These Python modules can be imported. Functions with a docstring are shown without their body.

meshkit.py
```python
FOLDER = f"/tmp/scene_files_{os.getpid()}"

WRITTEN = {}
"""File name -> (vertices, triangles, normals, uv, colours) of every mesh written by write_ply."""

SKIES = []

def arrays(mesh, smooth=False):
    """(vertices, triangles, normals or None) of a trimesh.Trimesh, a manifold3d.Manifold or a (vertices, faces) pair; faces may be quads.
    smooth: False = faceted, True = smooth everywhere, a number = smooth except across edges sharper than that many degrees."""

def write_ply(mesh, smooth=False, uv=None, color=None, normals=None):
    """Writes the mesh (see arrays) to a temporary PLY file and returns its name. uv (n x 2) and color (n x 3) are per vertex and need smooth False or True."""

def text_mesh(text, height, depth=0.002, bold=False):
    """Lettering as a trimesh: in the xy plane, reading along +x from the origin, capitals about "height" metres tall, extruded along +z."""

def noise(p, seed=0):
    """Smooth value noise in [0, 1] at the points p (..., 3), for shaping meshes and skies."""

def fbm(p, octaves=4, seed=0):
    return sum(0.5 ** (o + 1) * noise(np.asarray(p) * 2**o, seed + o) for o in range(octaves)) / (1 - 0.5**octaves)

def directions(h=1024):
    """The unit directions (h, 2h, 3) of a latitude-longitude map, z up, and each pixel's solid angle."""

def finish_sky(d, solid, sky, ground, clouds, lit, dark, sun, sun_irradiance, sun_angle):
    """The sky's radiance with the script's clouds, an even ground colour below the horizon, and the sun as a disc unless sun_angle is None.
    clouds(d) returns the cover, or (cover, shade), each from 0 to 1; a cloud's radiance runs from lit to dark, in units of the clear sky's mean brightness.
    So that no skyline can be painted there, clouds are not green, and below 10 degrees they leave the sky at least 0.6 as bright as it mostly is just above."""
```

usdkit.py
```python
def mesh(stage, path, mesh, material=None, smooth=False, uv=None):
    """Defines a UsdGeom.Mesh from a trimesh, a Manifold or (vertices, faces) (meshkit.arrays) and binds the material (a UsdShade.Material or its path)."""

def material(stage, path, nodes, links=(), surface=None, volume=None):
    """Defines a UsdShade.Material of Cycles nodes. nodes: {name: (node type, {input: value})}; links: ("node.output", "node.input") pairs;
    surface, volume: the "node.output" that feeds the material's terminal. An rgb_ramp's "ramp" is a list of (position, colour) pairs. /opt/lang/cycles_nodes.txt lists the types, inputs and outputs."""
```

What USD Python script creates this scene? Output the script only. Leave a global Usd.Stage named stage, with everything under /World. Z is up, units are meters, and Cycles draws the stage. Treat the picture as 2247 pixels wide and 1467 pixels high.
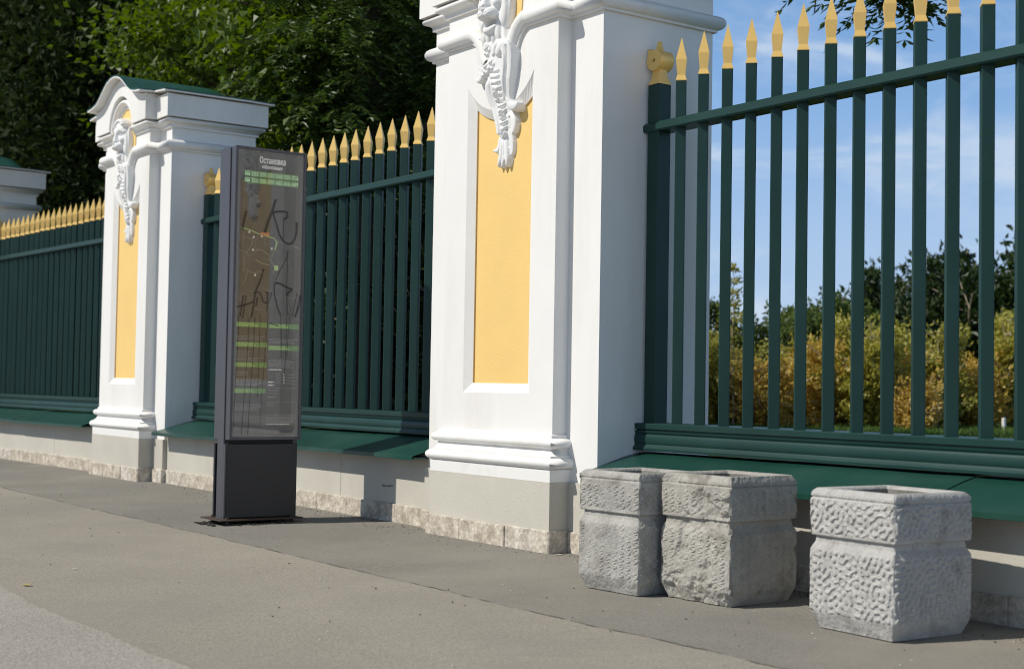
import math, sys
import numpy as np, trimesh, shapely
from shapely.geometry import Polygon
from scipy.spatial import cKDTree
from pxr import Usd, UsdGeom, UsdLux, UsdShade, Sdf, Gf, Vt
import usdkit, meshkit

S = 0.68                       # metres per survey unit: every length below is in survey units
stage = Usd.Stage.CreateInMemory()
UsdGeom.SetStageUpAxis(stage, UsdGeom.Tokens.z)
UsdGeom.SetStageMetersPerUnit(stage, 1.0)
world = UsdGeom.Xform.Define(stage, '/World')
stage.SetDefaultPrim(world.GetPrim())
UsdGeom.Scope.Define(stage, '/World/Looks')

# ------------------------------------------------------------------ camera, sky, sun
CAM = np.array([9.0348, -7.3422, 1.4])
F = np.array([-.81275786, .58143435, .03686143]); R = np.array([.58225611, .81282712, .01702643]); U = np.array([.02006221, -.03530116, .99917533])
FPX, PW, PH = 3110.5, 2247, 1467
cam = UsdGeom.Camera.Define(stage, '/World/camera')
cam.AddTransformOp().Set(Gf.Matrix4d(*R, 0, *U, 0, *(-F), 0, *(CAM * S), 1))
cam.CreateHorizontalApertureAttr(36.0); cam.CreateVerticalApertureAttr(36.0 * 668 / 1024)
cam.CreateFocalLengthAttr(36.0 * FPX / PW)
cam.CreateFStopAttr(2.8); cam.CreateFocusDistanceAttr(11.6 * S)
cam.CreateClippingRangeAttr(Gf.Vec2f(.05, 2000))
EXPOSURE = -0.12
cam.CreateExposureAttr(EXPOSURE)

SUN_K, SUN_EL = 0.37, math.radians(44)
tx, ty = SUN_K / math.hypot(SUN_K, 1), 1 / math.hypot(SUN_K, 1)
to_sun = np.array([-tx * math.cos(SUN_EL), -ty * math.cos(SUN_EL), math.sin(SUN_EL)])
sky = UsdLux.DomeLight.Define(stage, '/World/sky')
skm = usdkit.material(stage, '/World/Looks/sky', {
    'tc': ('texture_coordinate', {}),
    'st': ('sky_texture', {'sky_type': 'single_scattering', 'sun_disc': False, 'sun_elevation': SUN_EL, 'sun_rotation': math.atan2(to_sun[0], to_sun[1]), 'air_density': 1.0, 'aerosol_density': 0.6, 'ozone_density': 3.0}),
    'mp': ('mapping', {'scale': (1.6, 1.6, 5.0), 'location': (.35, .1, .2)}),
    'n1': ('noise_texture', {'scale': 4.6, 'detail': 9.0, 'roughness': .6, 'distortion': .5}),
    'rp': ('rgb_ramp', {'ramp': [(0, (0, 0, 0)), (.46, (0, 0, 0)), (.55, (.20, .20, .20)), (.64, (.60, .60, .60)), (1, (.85, .85, .85))]}),
    'mx': ('mix_color', {'b': (14.5, 16.6, 19.0), 'use_clamp': False, 'use_clamp_result': False}),
    'sx': ('separate_xyz', {}), 'hz': ('map_range', {'range_type': 'smoothstep', 'from_min': 0.16, 'from_max': 0.70, 'to_min': .92, 'to_max': 0.0, 'clamp': True}),
    'hr': ('rgb_ramp', {'ramp': [(0, (.52, .68, .92)), (.10, (.45, .64, .92)), (.20, (.28, .50, .86)), (.30, (.19, .41, .80)), (1, (.17, .38, .76))]}), 'hv': ('vector_math', {'math_type': 'scale', 'scale': 20.5}),
    'hm': ('mix_color', {'use_clamp': False, 'use_clamp_result': False}),
    'bg': ('background_shader', {'strength': 0.05})},
    [('tc.generated', 'mp.vector'), ('mp.vector', 'n1.vector'), ('n1.fac', 'rp.fac'), ('rp.color', 'mx.fac'), ('tc.generated', 'sx.vector'), ('sx.z', 'hz.value'), ('hz.result', 'hm.fac'), ('sx.z', 'hr.fac'), ('hr.color', 'hv.vector1'), ('hv.vector', 'hm.b'), ('st.color', 'hm.a'), ('hm.result', 'mx.a'), ('mx.result', 'bg.color')], surface='bg.background')
UsdShade.MaterialBindingAPI.Apply(sky.GetPrim()).Bind(skm)
sky.GetPrim().SetCustomDataByKey('kind', 'structure')
sun = UsdLux.DistantLight.Define(stage, '/World/sun')
sun.CreateIntensityAttr(1.08); sun.CreateAngleAttr(0.5); sun.CreateColorAttr(Gf.Vec3f(1, .955, .88))
sun.CreateNormalizeAttr(True)
zx = to_sun; xx = np.cross([0, 0, 1], zx); xx /= np.linalg.norm(xx); yy = np.cross(zx, xx)
sun.AddTransformOp().Set(Gf.Matrix4d(*xx, 0, *yy, 0, *zx, 0, 0, 0, 0, 1))

# ------------------------------------------------------------------ helpers
used = {}
def numbered(parent, name):
    k = (str(parent), name); n = used.get(k, -1) + 1; used[k] = n
    return f'{parent}/{name}' + (f'_{n:03d}' if n else '')
def setd(p, label=None, category=None, group=None, kind=None):
    for k, v in (('label', label), ('category', category), ('group', group), ('kind', kind)):
        if v: p.SetCustomDataByKey(k, v)
    return p
def thing(name, label=None, category=None, loc=(0, 0, 0), rotz=0, group=None, scale=None, rot=None):
    x = UsdGeom.Xform.Define(stage, numbered('/World', name))
    x.AddTranslateOp().Set(Gf.Vec3d(*[float(a) * S for a in loc]))
    if rotz: x.AddRotateZOp().Set(float(rotz))
    if scale is not None: x.AddScaleOp().Set(Gf.Vec3f(*([scale] * 3 if np.ndim(scale) == 0 else scale)))
    setd(x.GetPrim(), label, category, group)
    return x.GetPrim()
def dup(root, loc, rotz=0, label=None, group=None, scale=None):
    was = root.GetCustomData()
    r = thing(root.GetName(), label or was.get('label'), was.get('category'), loc, rotz, group or was.get('group'), scale)
    r.GetReferences().AddInternalReference(root.GetPath()); r.SetInstanceable(True)
    return r
def obj(name, mesh, m, parent=None, smooth=False, **d):
    v, f = (mesh.vertices, mesh.faces) if hasattr(mesh, 'vertices') else mesh
    base = str(parent.GetPath()) if parent is not None else '/World'
    p = usdkit.mesh(stage, numbered(base, name), (np.asarray(v, float) * S, np.asarray(f)), m, smooth).GetPrim()
    return setd(p, **d)
def cat(*ms):
    ms = [m for q in ms for m in (q if isinstance(q, (list, tuple)) else [q])]
    return trimesh.util.concatenate(ms)
def box(x0, x1, y0, y1, z0, z1, c=0):
    """axis box, chamfered by c on every edge"""
    if c <= 0:
        b = trimesh.creation.box((x1 - x0, y1 - y0, z1 - z0)); b.apply_translation(((x0 + x1) / 2, (y0 + y1) / 2, (z0 + z1) / 2)); return b
    h = np.array([x1 - x0, y1 - y0, z1 - z0]) / 2; o = np.array([x0 + x1, y0 + y1, z0 + z1]) / 2
    p = []
    for sx in (-1, 1):
        for sy in (-1, 1):
            for sz in (-1, 1):
                s = np.array([sx, sy, sz]); k = s * h
                for a in range(3):
                    q = k.copy()
                    for b_ in range(3):
                        if b_ != a: q[b_] -= s[b_] * c
                    p.append(q + o)
    return trimesh.convex.convex_hull(np.array(p))
def grid_faces(n, m, closed=False):
    i = np.arange(n - 1)[:, None]; j = np.arange(m if closed else m - 1)[None]
    j2 = (j + 1) % m
    a = i * m + j; b = i * m + j2; c = (i + 1) * m + j2; d = (i + 1) * m + j
    q = np.stack([a, b, c, d], -1).reshape(-1, 4)
    return np.vstack([q[:, [0, 1, 2]], q[:, [0, 2, 3]]])
def mitre(path, closed=False):
    """per-vertex outward normal vectors (right side of the path) scaled for mitred offsets"""
    p = np.asarray(path, float); n = len(p)
    d = np.diff(np.vstack([p, p[:1]]) if closed else p, axis=0); d /= np.linalg.norm(d, axis=1)[:, None]
    nn = np.stack([d[:, 1], -d[:, 0]], 1)
    out = []
    for i in range(n):
        if closed: a, b = nn[i - 1], nn[i]
        elif i == 0: a = b = nn[0]
        elif i == n - 1: a = b = nn[-1]
        else: a, b = nn[i - 1], nn[i]
        m = a + b; m /= (1 + a @ b); out.append(m)
    return p, np.array(out)
def sweep_plan(path, prof, closed=False):
    """prof: (outward, z) points, path: (x, y) with outward on its right"""
    p, m = mitre(path, closed)
    pr = np.asarray(prof, float)
    v = np.stack([np.concatenate([p + o * m, np.full((len(p), 1), z)], 1) for o, z in pr])    # prof x path
    n, k = len(pr), len(p)
    f = grid_faces(n, k, closed)
    return trimesh.Trimesh(v.reshape(-1, 3), f, process=False)
def sweep_front(path, prof, y0):
    """prof: (proud, up); path: (x, z), 'up' on its LEFT; stands proud towards -y of the plane y0"""
    p, m = mitre(path); m = -m
    v = np.stack([np.column_stack([p[:, 0] + u * m[:, 0], np.full(len(p), y0 - o), p[:, 1] + u * m[:, 1]]) for o, u in prof])
    return trimesh.Trimesh(v.reshape(-1, 3), grid_faces(len(prof), len(p)), process=False)
def fix(m):
    m = trimesh.Trimesh(m.vertices, m.faces, process=True); m.fix_normals(); return m
def extrude_xz(poly, y0, y1):
    m = trimesh.creation.extrude_polygon(poly, y1 - y0, engine='earcut')   # (a, b, h)
    v = m.vertices.copy(); m.vertices = np.column_stack([v[:, 0], y1 - v[:, 2], v[:, 1]]); return m
def extrude_xy(poly, z0, z1):
    m = trimesh.creation.extrude_polygon(poly, z1 - z0, engine='earcut'); m.apply_translation((0, 0, z0)); return m
def arc_prof(c, r, a0, a1, n):
    t = np.radians(np.linspace(a0, a1, n)); return [(c[0] + r * math.cos(a), c[1] + r * math.sin(a)) for a in t]
def tube(pts, rad, sides=7, cap=True):
    pts = np.asarray(pts, float); rad = np.broadcast_to(rad, len(pts))
    t = np.gradient(pts, axis=0); t /= np.linalg.norm(t, axis=1)[:, None] + 1e-9
    ref = np.array([0, 0, 1.]) if abs(t[0][2]) < .8 else np.array([1., 0, 0])
    a = np.cross(t, ref); a /= np.linalg.norm(a, axis=1)[:, None] + 1e-9; b = np.cross(t, a)
    th = np.linspace(0, 2 * np.pi, sides, endpoint=False)
    v = pts[:, None] + rad[:, None, None] * (np.cos(th)[None, :, None] * a[:, None] + np.sin(th)[None, :, None] * b[:, None])
    f = grid_faces(len(pts), sides, True)
    return trimesh.Trimesh(v.reshape(-1, 3), f[:, ::-1], process=False)
def ray_at(u, v, t):
    """the place t units out along the line of sight measured on the survey photograph"""
    d = F + R * (u - PW / 2) / FPX + U * (PH / 2 - v) / FPX
    return CAM + d * t

# ------------------------------------------------------------------ materials
def mat(name, base, var=.12, scale=3.0, rough=.6, bump=0.0, bscale=60.0, spec=.5, metallic=0.0, dark=None, dscale=1.2, dpos=(.52, .75), damount=.5, coat=0.0, grain=None, stretch=None):
    """noise-mottled principled; dark: a second colour in blotches (stains, wear)"""
    lo, hi = [tuple(np.clip(np.array(base) * k, 0, 1)) for k in (1 - var, 1 + var)]
    n = {'g': ('geometry', {}), 'n': ('noise_texture', {'scale': scale, 'detail': 6.0, 'roughness': .6}), 'r': ('rgb_ramp', {'ramp': [(.3, lo), (.7, hi)]}),
         'p': ('principled_bsdf', {'roughness': rough, 'specular_ior_level': spec, 'metallic': metallic, 'coat_weight': coat})}
    l = [('g.position', 'n.vector'), ('n.fac', 'r.fac')]
    out = 'r.color'
    if grain:
        n['gn'] = ('noise_texture', {'scale': grain[0], 'detail': 3.0, 'roughness': .7}); n['gr'] = ('rgb_ramp', {'ramp': [(.3, (1 - grain[1],) * 3), (.5, (1, 1, 1)), (.7, (1 + grain[1],) * 3)]})
        n['gm'] = ('mix_color', {'blend_type': 'multiply', 'fac': 1.0, 'use_clamp': False})
        l += [('g.position', 'gn.vector'), ('gn.fac', 'gr.fac'), (out, 'gm.a'), ('gr.color', 'gm.b')]; out = 'gm.result'
    if dark:
        n['dn'] = ('noise_texture', {'scale': dscale, 'detail': 8.0, 'roughness': .65, 'distortion': .3}); n['dr'] = ('rgb_ramp', {'ramp': [(dpos[0], (0, 0, 0)), (dpos[1], (damount,) * 3)]}); n['dm'] = ('mix_color', {'b': dark})
        if stretch: n['mp'] = ('mapping', {'scale': stretch}); l += [('g.position', 'mp.vector'), ('mp.vector', 'dn.vector')]
        else: l += [('g.position', 'dn.vector')]
        l += [('dn.fac', 'dr.fac'), ('dr.color', 'dm.fac'), (out, 'dm.a')]; out = 'dm.result'
    l.append((out, 'p.base_color'))
    if bump:
        n['bn'] = ('noise_texture', {'scale': bscale, 'detail': 5.0, 'roughness': .6}); n['b'] = ('bump', {'strength': bump, 'distance': .01})
        l += [('g.position', 'bn.vector'), ('bn.fac', 'b.height'), ('b.normal', 'p.normal')]
    return usdkit.material(stage, f'/World/Looks/{name}', n, l, surface='p.BSDF')
M = {}
M['white'] = mat('white_plaster', (.79, .775, .735), .025, 2.0, .75, .12, 90, .3, dark=(.60, .565, .49), dscale=2.6, dpos=(.48, .76), damount=.45, stretch=(1, 1, .16))
M['trim'] = mat('white_trim', (.79, .775, .735), .03, 4.0, .7, .08, 70, .3, dark=(.58, .53, .45), dscale=4.0, dpos=(.52, .76), damount=.45)
M['carved'] = mat('carved_plaster', (.78, .775, .75), .03, 8.0, .7, .1, 60, .3)
M['yellow'] = mat('yellow_plaster', (.82, .565, .205), .03, 3.0, .75, .25, 120, .3, grain=(160, .05))
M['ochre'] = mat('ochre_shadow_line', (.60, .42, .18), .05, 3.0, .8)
M['green'] = mat('green_paint', (.0115, .043, .036), .12, 1.5, .42, .05, 12, .32, dark=(.026, .066, .056), dscale=3.0, dpos=(.5, .8), damount=.35)
M['green_sheet'] = mat('green_sheet_metal', (.010, .053, .038), .16, 1.3, .36, .12, 5, .4, dark=(.040, .092, .07), dscale=2.4, dpos=(.5, .72), damount=.45)
M['green_roof'] = mat('green_roof_metal', (.010, .070, .048), .1, 2.0, .4, .06, 5)
M['gold'] = mat('gold_paint', (.90, .60, .19), .06, 6.0, .38, .05, 40, .5, metallic=.25)
M['plinth'] = mat('grey_plinth', (.535, .505, .43), .05, 2.0, .85, .2, 80, .2, dark=(.43, .395, .33), dscale=1.4, dpos=(.5, .75), damount=.55, grain=(120, .05))
STONES = [mat(f'rough_stone_{k}', c, .30, 12.0, .9, 1.0, 26, .2, dark=(.27, .20, .14), dscale=11.0, dpos=(.44, .64), damount=.5, grain=(40, .30)) for k, c in enumerate([(.56, .50, .41), (.54, .48, .39), (.58, .53, .45)])]
M['concrete'] = mat('weathered_concrete', (.37, .358, .322), .2, 5.0, .92, .5, 60, .2, dark=(.15, .135, .115), dscale=5.5, dpos=(.50, .68), damount=.6, grain=(140, .16))
M['concrete_pale'] = mat('pale_concrete', (.45, .435, .405), .14, 6.0, .9, .4, 60, .2, dark=(.19, .178, .155), dscale=6.0, dpos=(.50, .68), damount=.7, grain=(140, .13))
M['concrete_tan'] = mat('tan_concrete', (.39, .37, .325), .22, 5.0, .92, .6, 50, .2, dark=(.17, .15, .12), dscale=5.0, dpos=(.50, .66), damount=.7, grain=(140, .16))
M['concrete_dark'] = mat('inner_concrete', (.22, .205, .18), .25, 6.0, .95, .6, 50, .2)
M['soil'] = mat('dry_soil', (.13, .10, .07), .4, 12.0, 1.0, .8, 30, .1)
M['asphalt_wall'] = mat('grey_asphalt', (.222, .208, .178), .12, .8, .93, .30, 150, .25, dark=(.32, .288, .232), dscale=.5, dpos=(.48, .72), damount=.7, grain=(110, .34))
M['asphalt_mid'] = mat('brown_asphalt', (.315, .284, .232), .10, .6, .93, .30, 150, .25, dark=(.255, .234, .198), dscale=.7, dpos=(.45, .70), damount=.8, grain=(110, .32))
M['asphalt_coarse'] = mat('coarse_asphalt', (.37, .34, .292), .08, 1.0, .95, .7, 90, .25, grain=(95, .34))
M['steel'] = mat('grey_steel', (.085, .083, .092), .06, 3.0, .42, .03, 30, .5, metallic=.25)
M['steel_dark'] = mat('dark_steel', (.018, .018, .020), .08, 3.0, .45, .03, 30)
M['black'] = mat('black_rubber', (.006, .006, .007), .1, 3.0, .6)
M['rust'] = mat('rusty_steel', (.065, .042, .03), .4, 20.0, .85, .4, 60)
M['poster'] = mat('poster_print', (.115, .103, .096), .08, 2.0, .6, dark=(.075, .06, .05), dscale=3.0)
M['poster_frame'] = mat('poster_margin', (.17, .16, .15), .15, 6.0, .6)
M['ink'] = usdkit.material(stage, '/World/Looks/marker_ink', {'d': ('diffuse_bsdf', {'color': (.02, .019, .022)}), 't': ('transparent_bsdf', {'color': (.85, .85, .85)}), 'm': ('mix_closure', {'fac': .72})}, [('d.BSDF', 'm.closure1'), ('t.BSDF', 'm.closure2')], surface='m.closure')
M['bark'] = mat('dark_bark', (.075, .055, .040), .3, 9.0, .95, 1.0, 22, .2)
M['twig'] = mat('dry_twig', (.42, .34, .24), .25, 9.0, .9)
M['lawn'] = mat('lawn_soil', (.05, .075, .02), .3, 2.0, 1.0, .5, 20, .1)
M['dead_leaf'] = mat('yellow_leaf', (.55, .40, .10), .2, 20.0, .7)
M['pale_bit'] = mat('pale_grit', (.55, .52, .47), .2, 20.0, .8)
M['dark_bit'] = mat('dark_grit', (.035, .03, .025), .3, 20.0, .9)
def glow_print(name, c, e):  # weak glow added to the print colours to read brighter; no lamp behind
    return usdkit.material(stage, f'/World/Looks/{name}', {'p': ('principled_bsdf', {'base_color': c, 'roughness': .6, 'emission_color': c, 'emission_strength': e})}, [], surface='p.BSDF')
M['print_white'] = glow_print('glow_white_print', (.80, .78, .74), .38); M['print_pale'] = glow_print('glow_pale_print', (.56, .78, .50), .38); M['print_lime'] = glow_print('glow_lime_print', (.50, .66, .22), .28)
M['print_green'] = glow_print('glow_green_print', (.16, .34, .085), .25); M['print_orange'] = glow_print('glow_orange_print', (.65, .23, .08), .25); M['print_grey'] = glow_print('glow_grey_print', (.30, .295, .30), .12); M['print_tan'] = glow_print('glow_tan_print', (.36, .31, .19), .15)
M['scrap'] = mat('white_scrap', (.7, .69, .66), .05, 20.0, .7)
def leaf_mat(name, cols, trans=.35, rough=.45, spec=.4):
    st = [(i / max(1, len(cols) - 1), c) for i, c in enumerate(cols)]
    return usdkit.material(stage, f'/World/Looks/{name}', {
        'g': ('geometry', {}), 'r': ('rgb_ramp', {'ramp': st}), 'p': ('principled_bsdf', {'roughness': rough, 'specular_ior_level': spec}),
        't': ('translucent_bsdf', {}), 'hs': ('hsv', {'saturation': 1.1, 'value': 1.5}), 'm': ('mix_closure', {'fac': trans})},
        [('g.random_per_island', 'r.fac'), ('r.color', 'p.base_color'), ('r.color', 'hs.color'), ('hs.color', 't.color'), ('p.BSDF', 'm.closure1'), ('t.BSDF', 'm.closure2')], surface='m.closure')
M['leaf_dark'] = leaf_mat('leaf_dark', [(.022, .036, .008), (.034, .054, .011), (.048, .070, .015), (.080, .105, .022)], .25, .6, .12)
M['leaf_ash'] = leaf_mat('leaf_ash', [(.06, .10, .016), (.095, .15, .022), (.14, .20, .03), (.19, .25, .045)], .3)
M['leaf_lime'] = leaf_mat('leaf_lime', [(.09, .14, .010), (.15, .20, .012), (.22, .26, .018)], .4)
M['leaf_hedge'] = leaf_mat('leaf_hedge', [(.03, .055, .012), (.045, .075, .016), (.07, .10, .02)], .25)
M['leaf_autumn'] = leaf_mat('leaf_autumn', [(.40, .38, .09), (.72, .52, .15), (.84, .56, .18), (.80, .45, .16), (.55, .46, .13), (.76, .56, .19)], .42)
M['leaf_orange'] = leaf_mat('leaf_orange', [(.56, .42, .11), (.62, .50, .14), (.40, .40, .09), (.30, .33, .07), (.62, .36, .12), (.50, .46, .11), (.34, .36, .08)], .4)
M['leaf_shrub'] = leaf_mat('leaf_shrub', [(.12, .17, .04), (.19, .25, .06), (.27, .30, .08), (.17, .23, .05)], .3)
M['grass'] = leaf_mat('grass_blade', [(.12, .20, .04), (.18, .27, .06), (.25, .31, .09)], .3)
M['glass'] = usdkit.material(stage, '/World/Looks/sign_glass', {
    't': ('transparent_bsdf', {'color': (.93, .93, .92)}), 'g': ('glossy_bsdf', {'color': (1, 1, 1), 'roughness': 0.015}), 'f': ('fresnel', {'IOR': 1.48}), 'm': ('mix_closure', {}),
    'd': ('diffuse_bsdf', {'color': (.40, .37, .33)}), 'm2': ('mix_closure', {}), 'geo': ('geometry', {}), 'n': ('noise_texture', {'scale': 5.0, 'detail': 6.0, 'roughness': .6}), 'r': ('rgb_ramp', {'ramp': [(.35, (.03, .03, .03)), (.8, (.10, .10, .10))]})},
    [('f.fac', 'm.fac'), ('t.BSDF', 'm.closure1'), ('g.BSDF', 'm.closure2'), ('geo.position', 'n.vector'), ('n.fac', 'r.fac'), ('r.color', 'm2.fac'), ('m.closure', 'm2.closure1'), ('d.BSDF', 'm2.closure2')], surface='m2.closure')

# ------------------------------------------------------------------ ground
def ground_z(y): return np.interp(y, [-2.0, 0.2], [0.0, 0.035])
def strip(x0, x1, ys, zf, edge_seed=None, amp=.03, nx=700, dense=(-14, 7)):
    xs = np.unique(np.concatenate([np.linspace(x0, dense[0], 12), np.linspace(*dense, nx), np.linspace(dense[1], x1, 12)]))
    V = []
    if edge_seed is not None: ys = [ys[0]] + list(ys)
    for j, y in enumerate(ys):
        yy = np.full(len(xs), float(y))
        if j < 2 and edge_seed is not None:
            q = np.column_stack([xs * 1.3, xs * 0, xs * 0]); yy += (meshkit.fbm(q, 3, edge_seed) - .5) * amp * 4 + (meshkit.fbm(q * 14, 3, edge_seed + 5) - .5) * amp
        V.append(np.column_stack([xs, yy, (zf(yy) if callable(zf) else np.full(len(xs), zf)) - (.012 if j == 0 and edge_seed is not None else 0)]))
    return np.vstack(V), grid_faces(len(ys), len(xs))
obj('road', strip(-400, 400, [-400, -60, -12, -4.3], -.009), M['asphalt_coarse'], kind='structure')
obj('pavement', strip(-400, 400, [-4.53, -4.2, -3, -1.8], -.004, 3, .03), M['asphalt_mid'], kind='structure')
obj('pavement', strip(-400, 400, [-2.0, -1.9, -1, -.3, .6], lambda y: ground_z(y) + .002, 8, .022), M['asphalt_wall'], kind='structure')
def edge_y(xs, y, seed, amp):
    q = np.column_stack([xs * 1.3, xs * 0, xs * 0]); return y + (meshkit.fbm(q, 3, seed) - .5) * amp * 4 + (meshkit.fbm(q * 14, 3, seed + 5) - .5) * amp
def ribbon(name, xs, ys, w, zf, m, label, category):
    p = np.column_stack([xs, ys]); d = np.gradient(p, axis=0); d /= np.linalg.norm(d, axis=1)[:, None]; nn = np.column_stack([-d[:, 1], d[:, 0]])
    ww = w * np.clip(meshkit.fbm(np.column_stack([xs * 9, ys * 9, xs * 0]), 3, 4) * 2.4 - .55, .04, 1.2)[:, None] / 2
    a, b = p + nn * ww, p - nn * ww
    V = np.vstack([np.column_stack([a, zf(a[:, 1])]), np.column_stack([b, zf(b[:, 1])])])
    return obj(name, (V, grid_faces(2, len(xs))[:, ::-1]), m, None, kind='structure')
xs_ = np.linspace(-14, 7, 1400)
M['tar'] = mat('dark_joint', (.15, .138, .118), .2, 20.0, .95, .4, 120)
ribbon('pavement_joint', xs_, edge_y(xs_, -2.010, 8, .022), .011, lambda y: ground_z(y) + .0005, M['tar'], None, None)
obj('lawn', strip(-400, 400, [1.0, 3, 10, 40, 600], .60, None, nx=40), M['lawn'], kind='structure')

# ------------------------------------------------------------------ pillars
rng = np.random.default_rng(5)
HW, DC, PP = 1.287, 1.232, .149        # core half width, core depth, pilaster projection
PL, PR = -.828, .868                   # pilaster edges
CX = .02
Z0, ZST, ZPL, ZTOP = -.1, .216, .612, 5.30
core_plan = [(-HW, DC), (HW, DC), (HW, 0), (PR, 0), (PR, -PP), (PL, -PP), (PL, 0), (-HW, 0)]
def plan_off(e_core, e_pil, back=True):
    return [(-HW - e_core, DC + e_core), (-HW - e_core, -e_core), (PL - e_pil, -e_core), (PL - e_pil, -PP - e_pil), (PR + e_pil, -PP - e_pil), (PR + e_pil, -e_core), (HW + e_core, -e_core), (HW + e_core, DC + e_core)]
def torus_prof(z0, z1, e, fil=.02, e0=0.0):
    """fillet below, then a half-round"""
    r = (z1 - z0 - fil) / 2; zc = z0 + fil + r
    return [(e0, z0), (e0 + .03, z0), (e0 + .03, z0 + fil)] + [(max(.03, e - r) + min(r, e - .03) * math.cos(a), zc + r * math.sin(a)) for a in np.radians(np.linspace(-90, 90, 9))] + [(e0, z1 + .001)]
def cornice_prof():
    return [(0, 4.84), (.03, 4.84), (.03, 4.862)] + [(.03 + .05 * (1 - math.cos(a)), 4.862 + .038 * math.sin(a)) for a in np.radians(np.linspace(0, 80, 5))] + [(.065 + .04 * math.cos(a), 4.932 + .033 * math.sin(a)) for a in np.radians(np.linspace(-90, 90, 8))] + [(0, 4.966)]
def roof_z(x):
    return np.interp(np.abs(x - CX), [0, .12, .25, .38, .5, .6, .7, .85, 1.1, 1.35, 1.56], [5.70, 5.69, 5.655, 5.59, 5.515, 5.45, 5.405, 5.378, 5.355, 5.335, 5.315])
def arch_xz(r, zc, n=20, a0=0, a1=180):
    return [(CX + r * math.cos(a), zc + r * math.sin(a)) for a in np.radians(np.linspace(a0, a1, n))]

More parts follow.
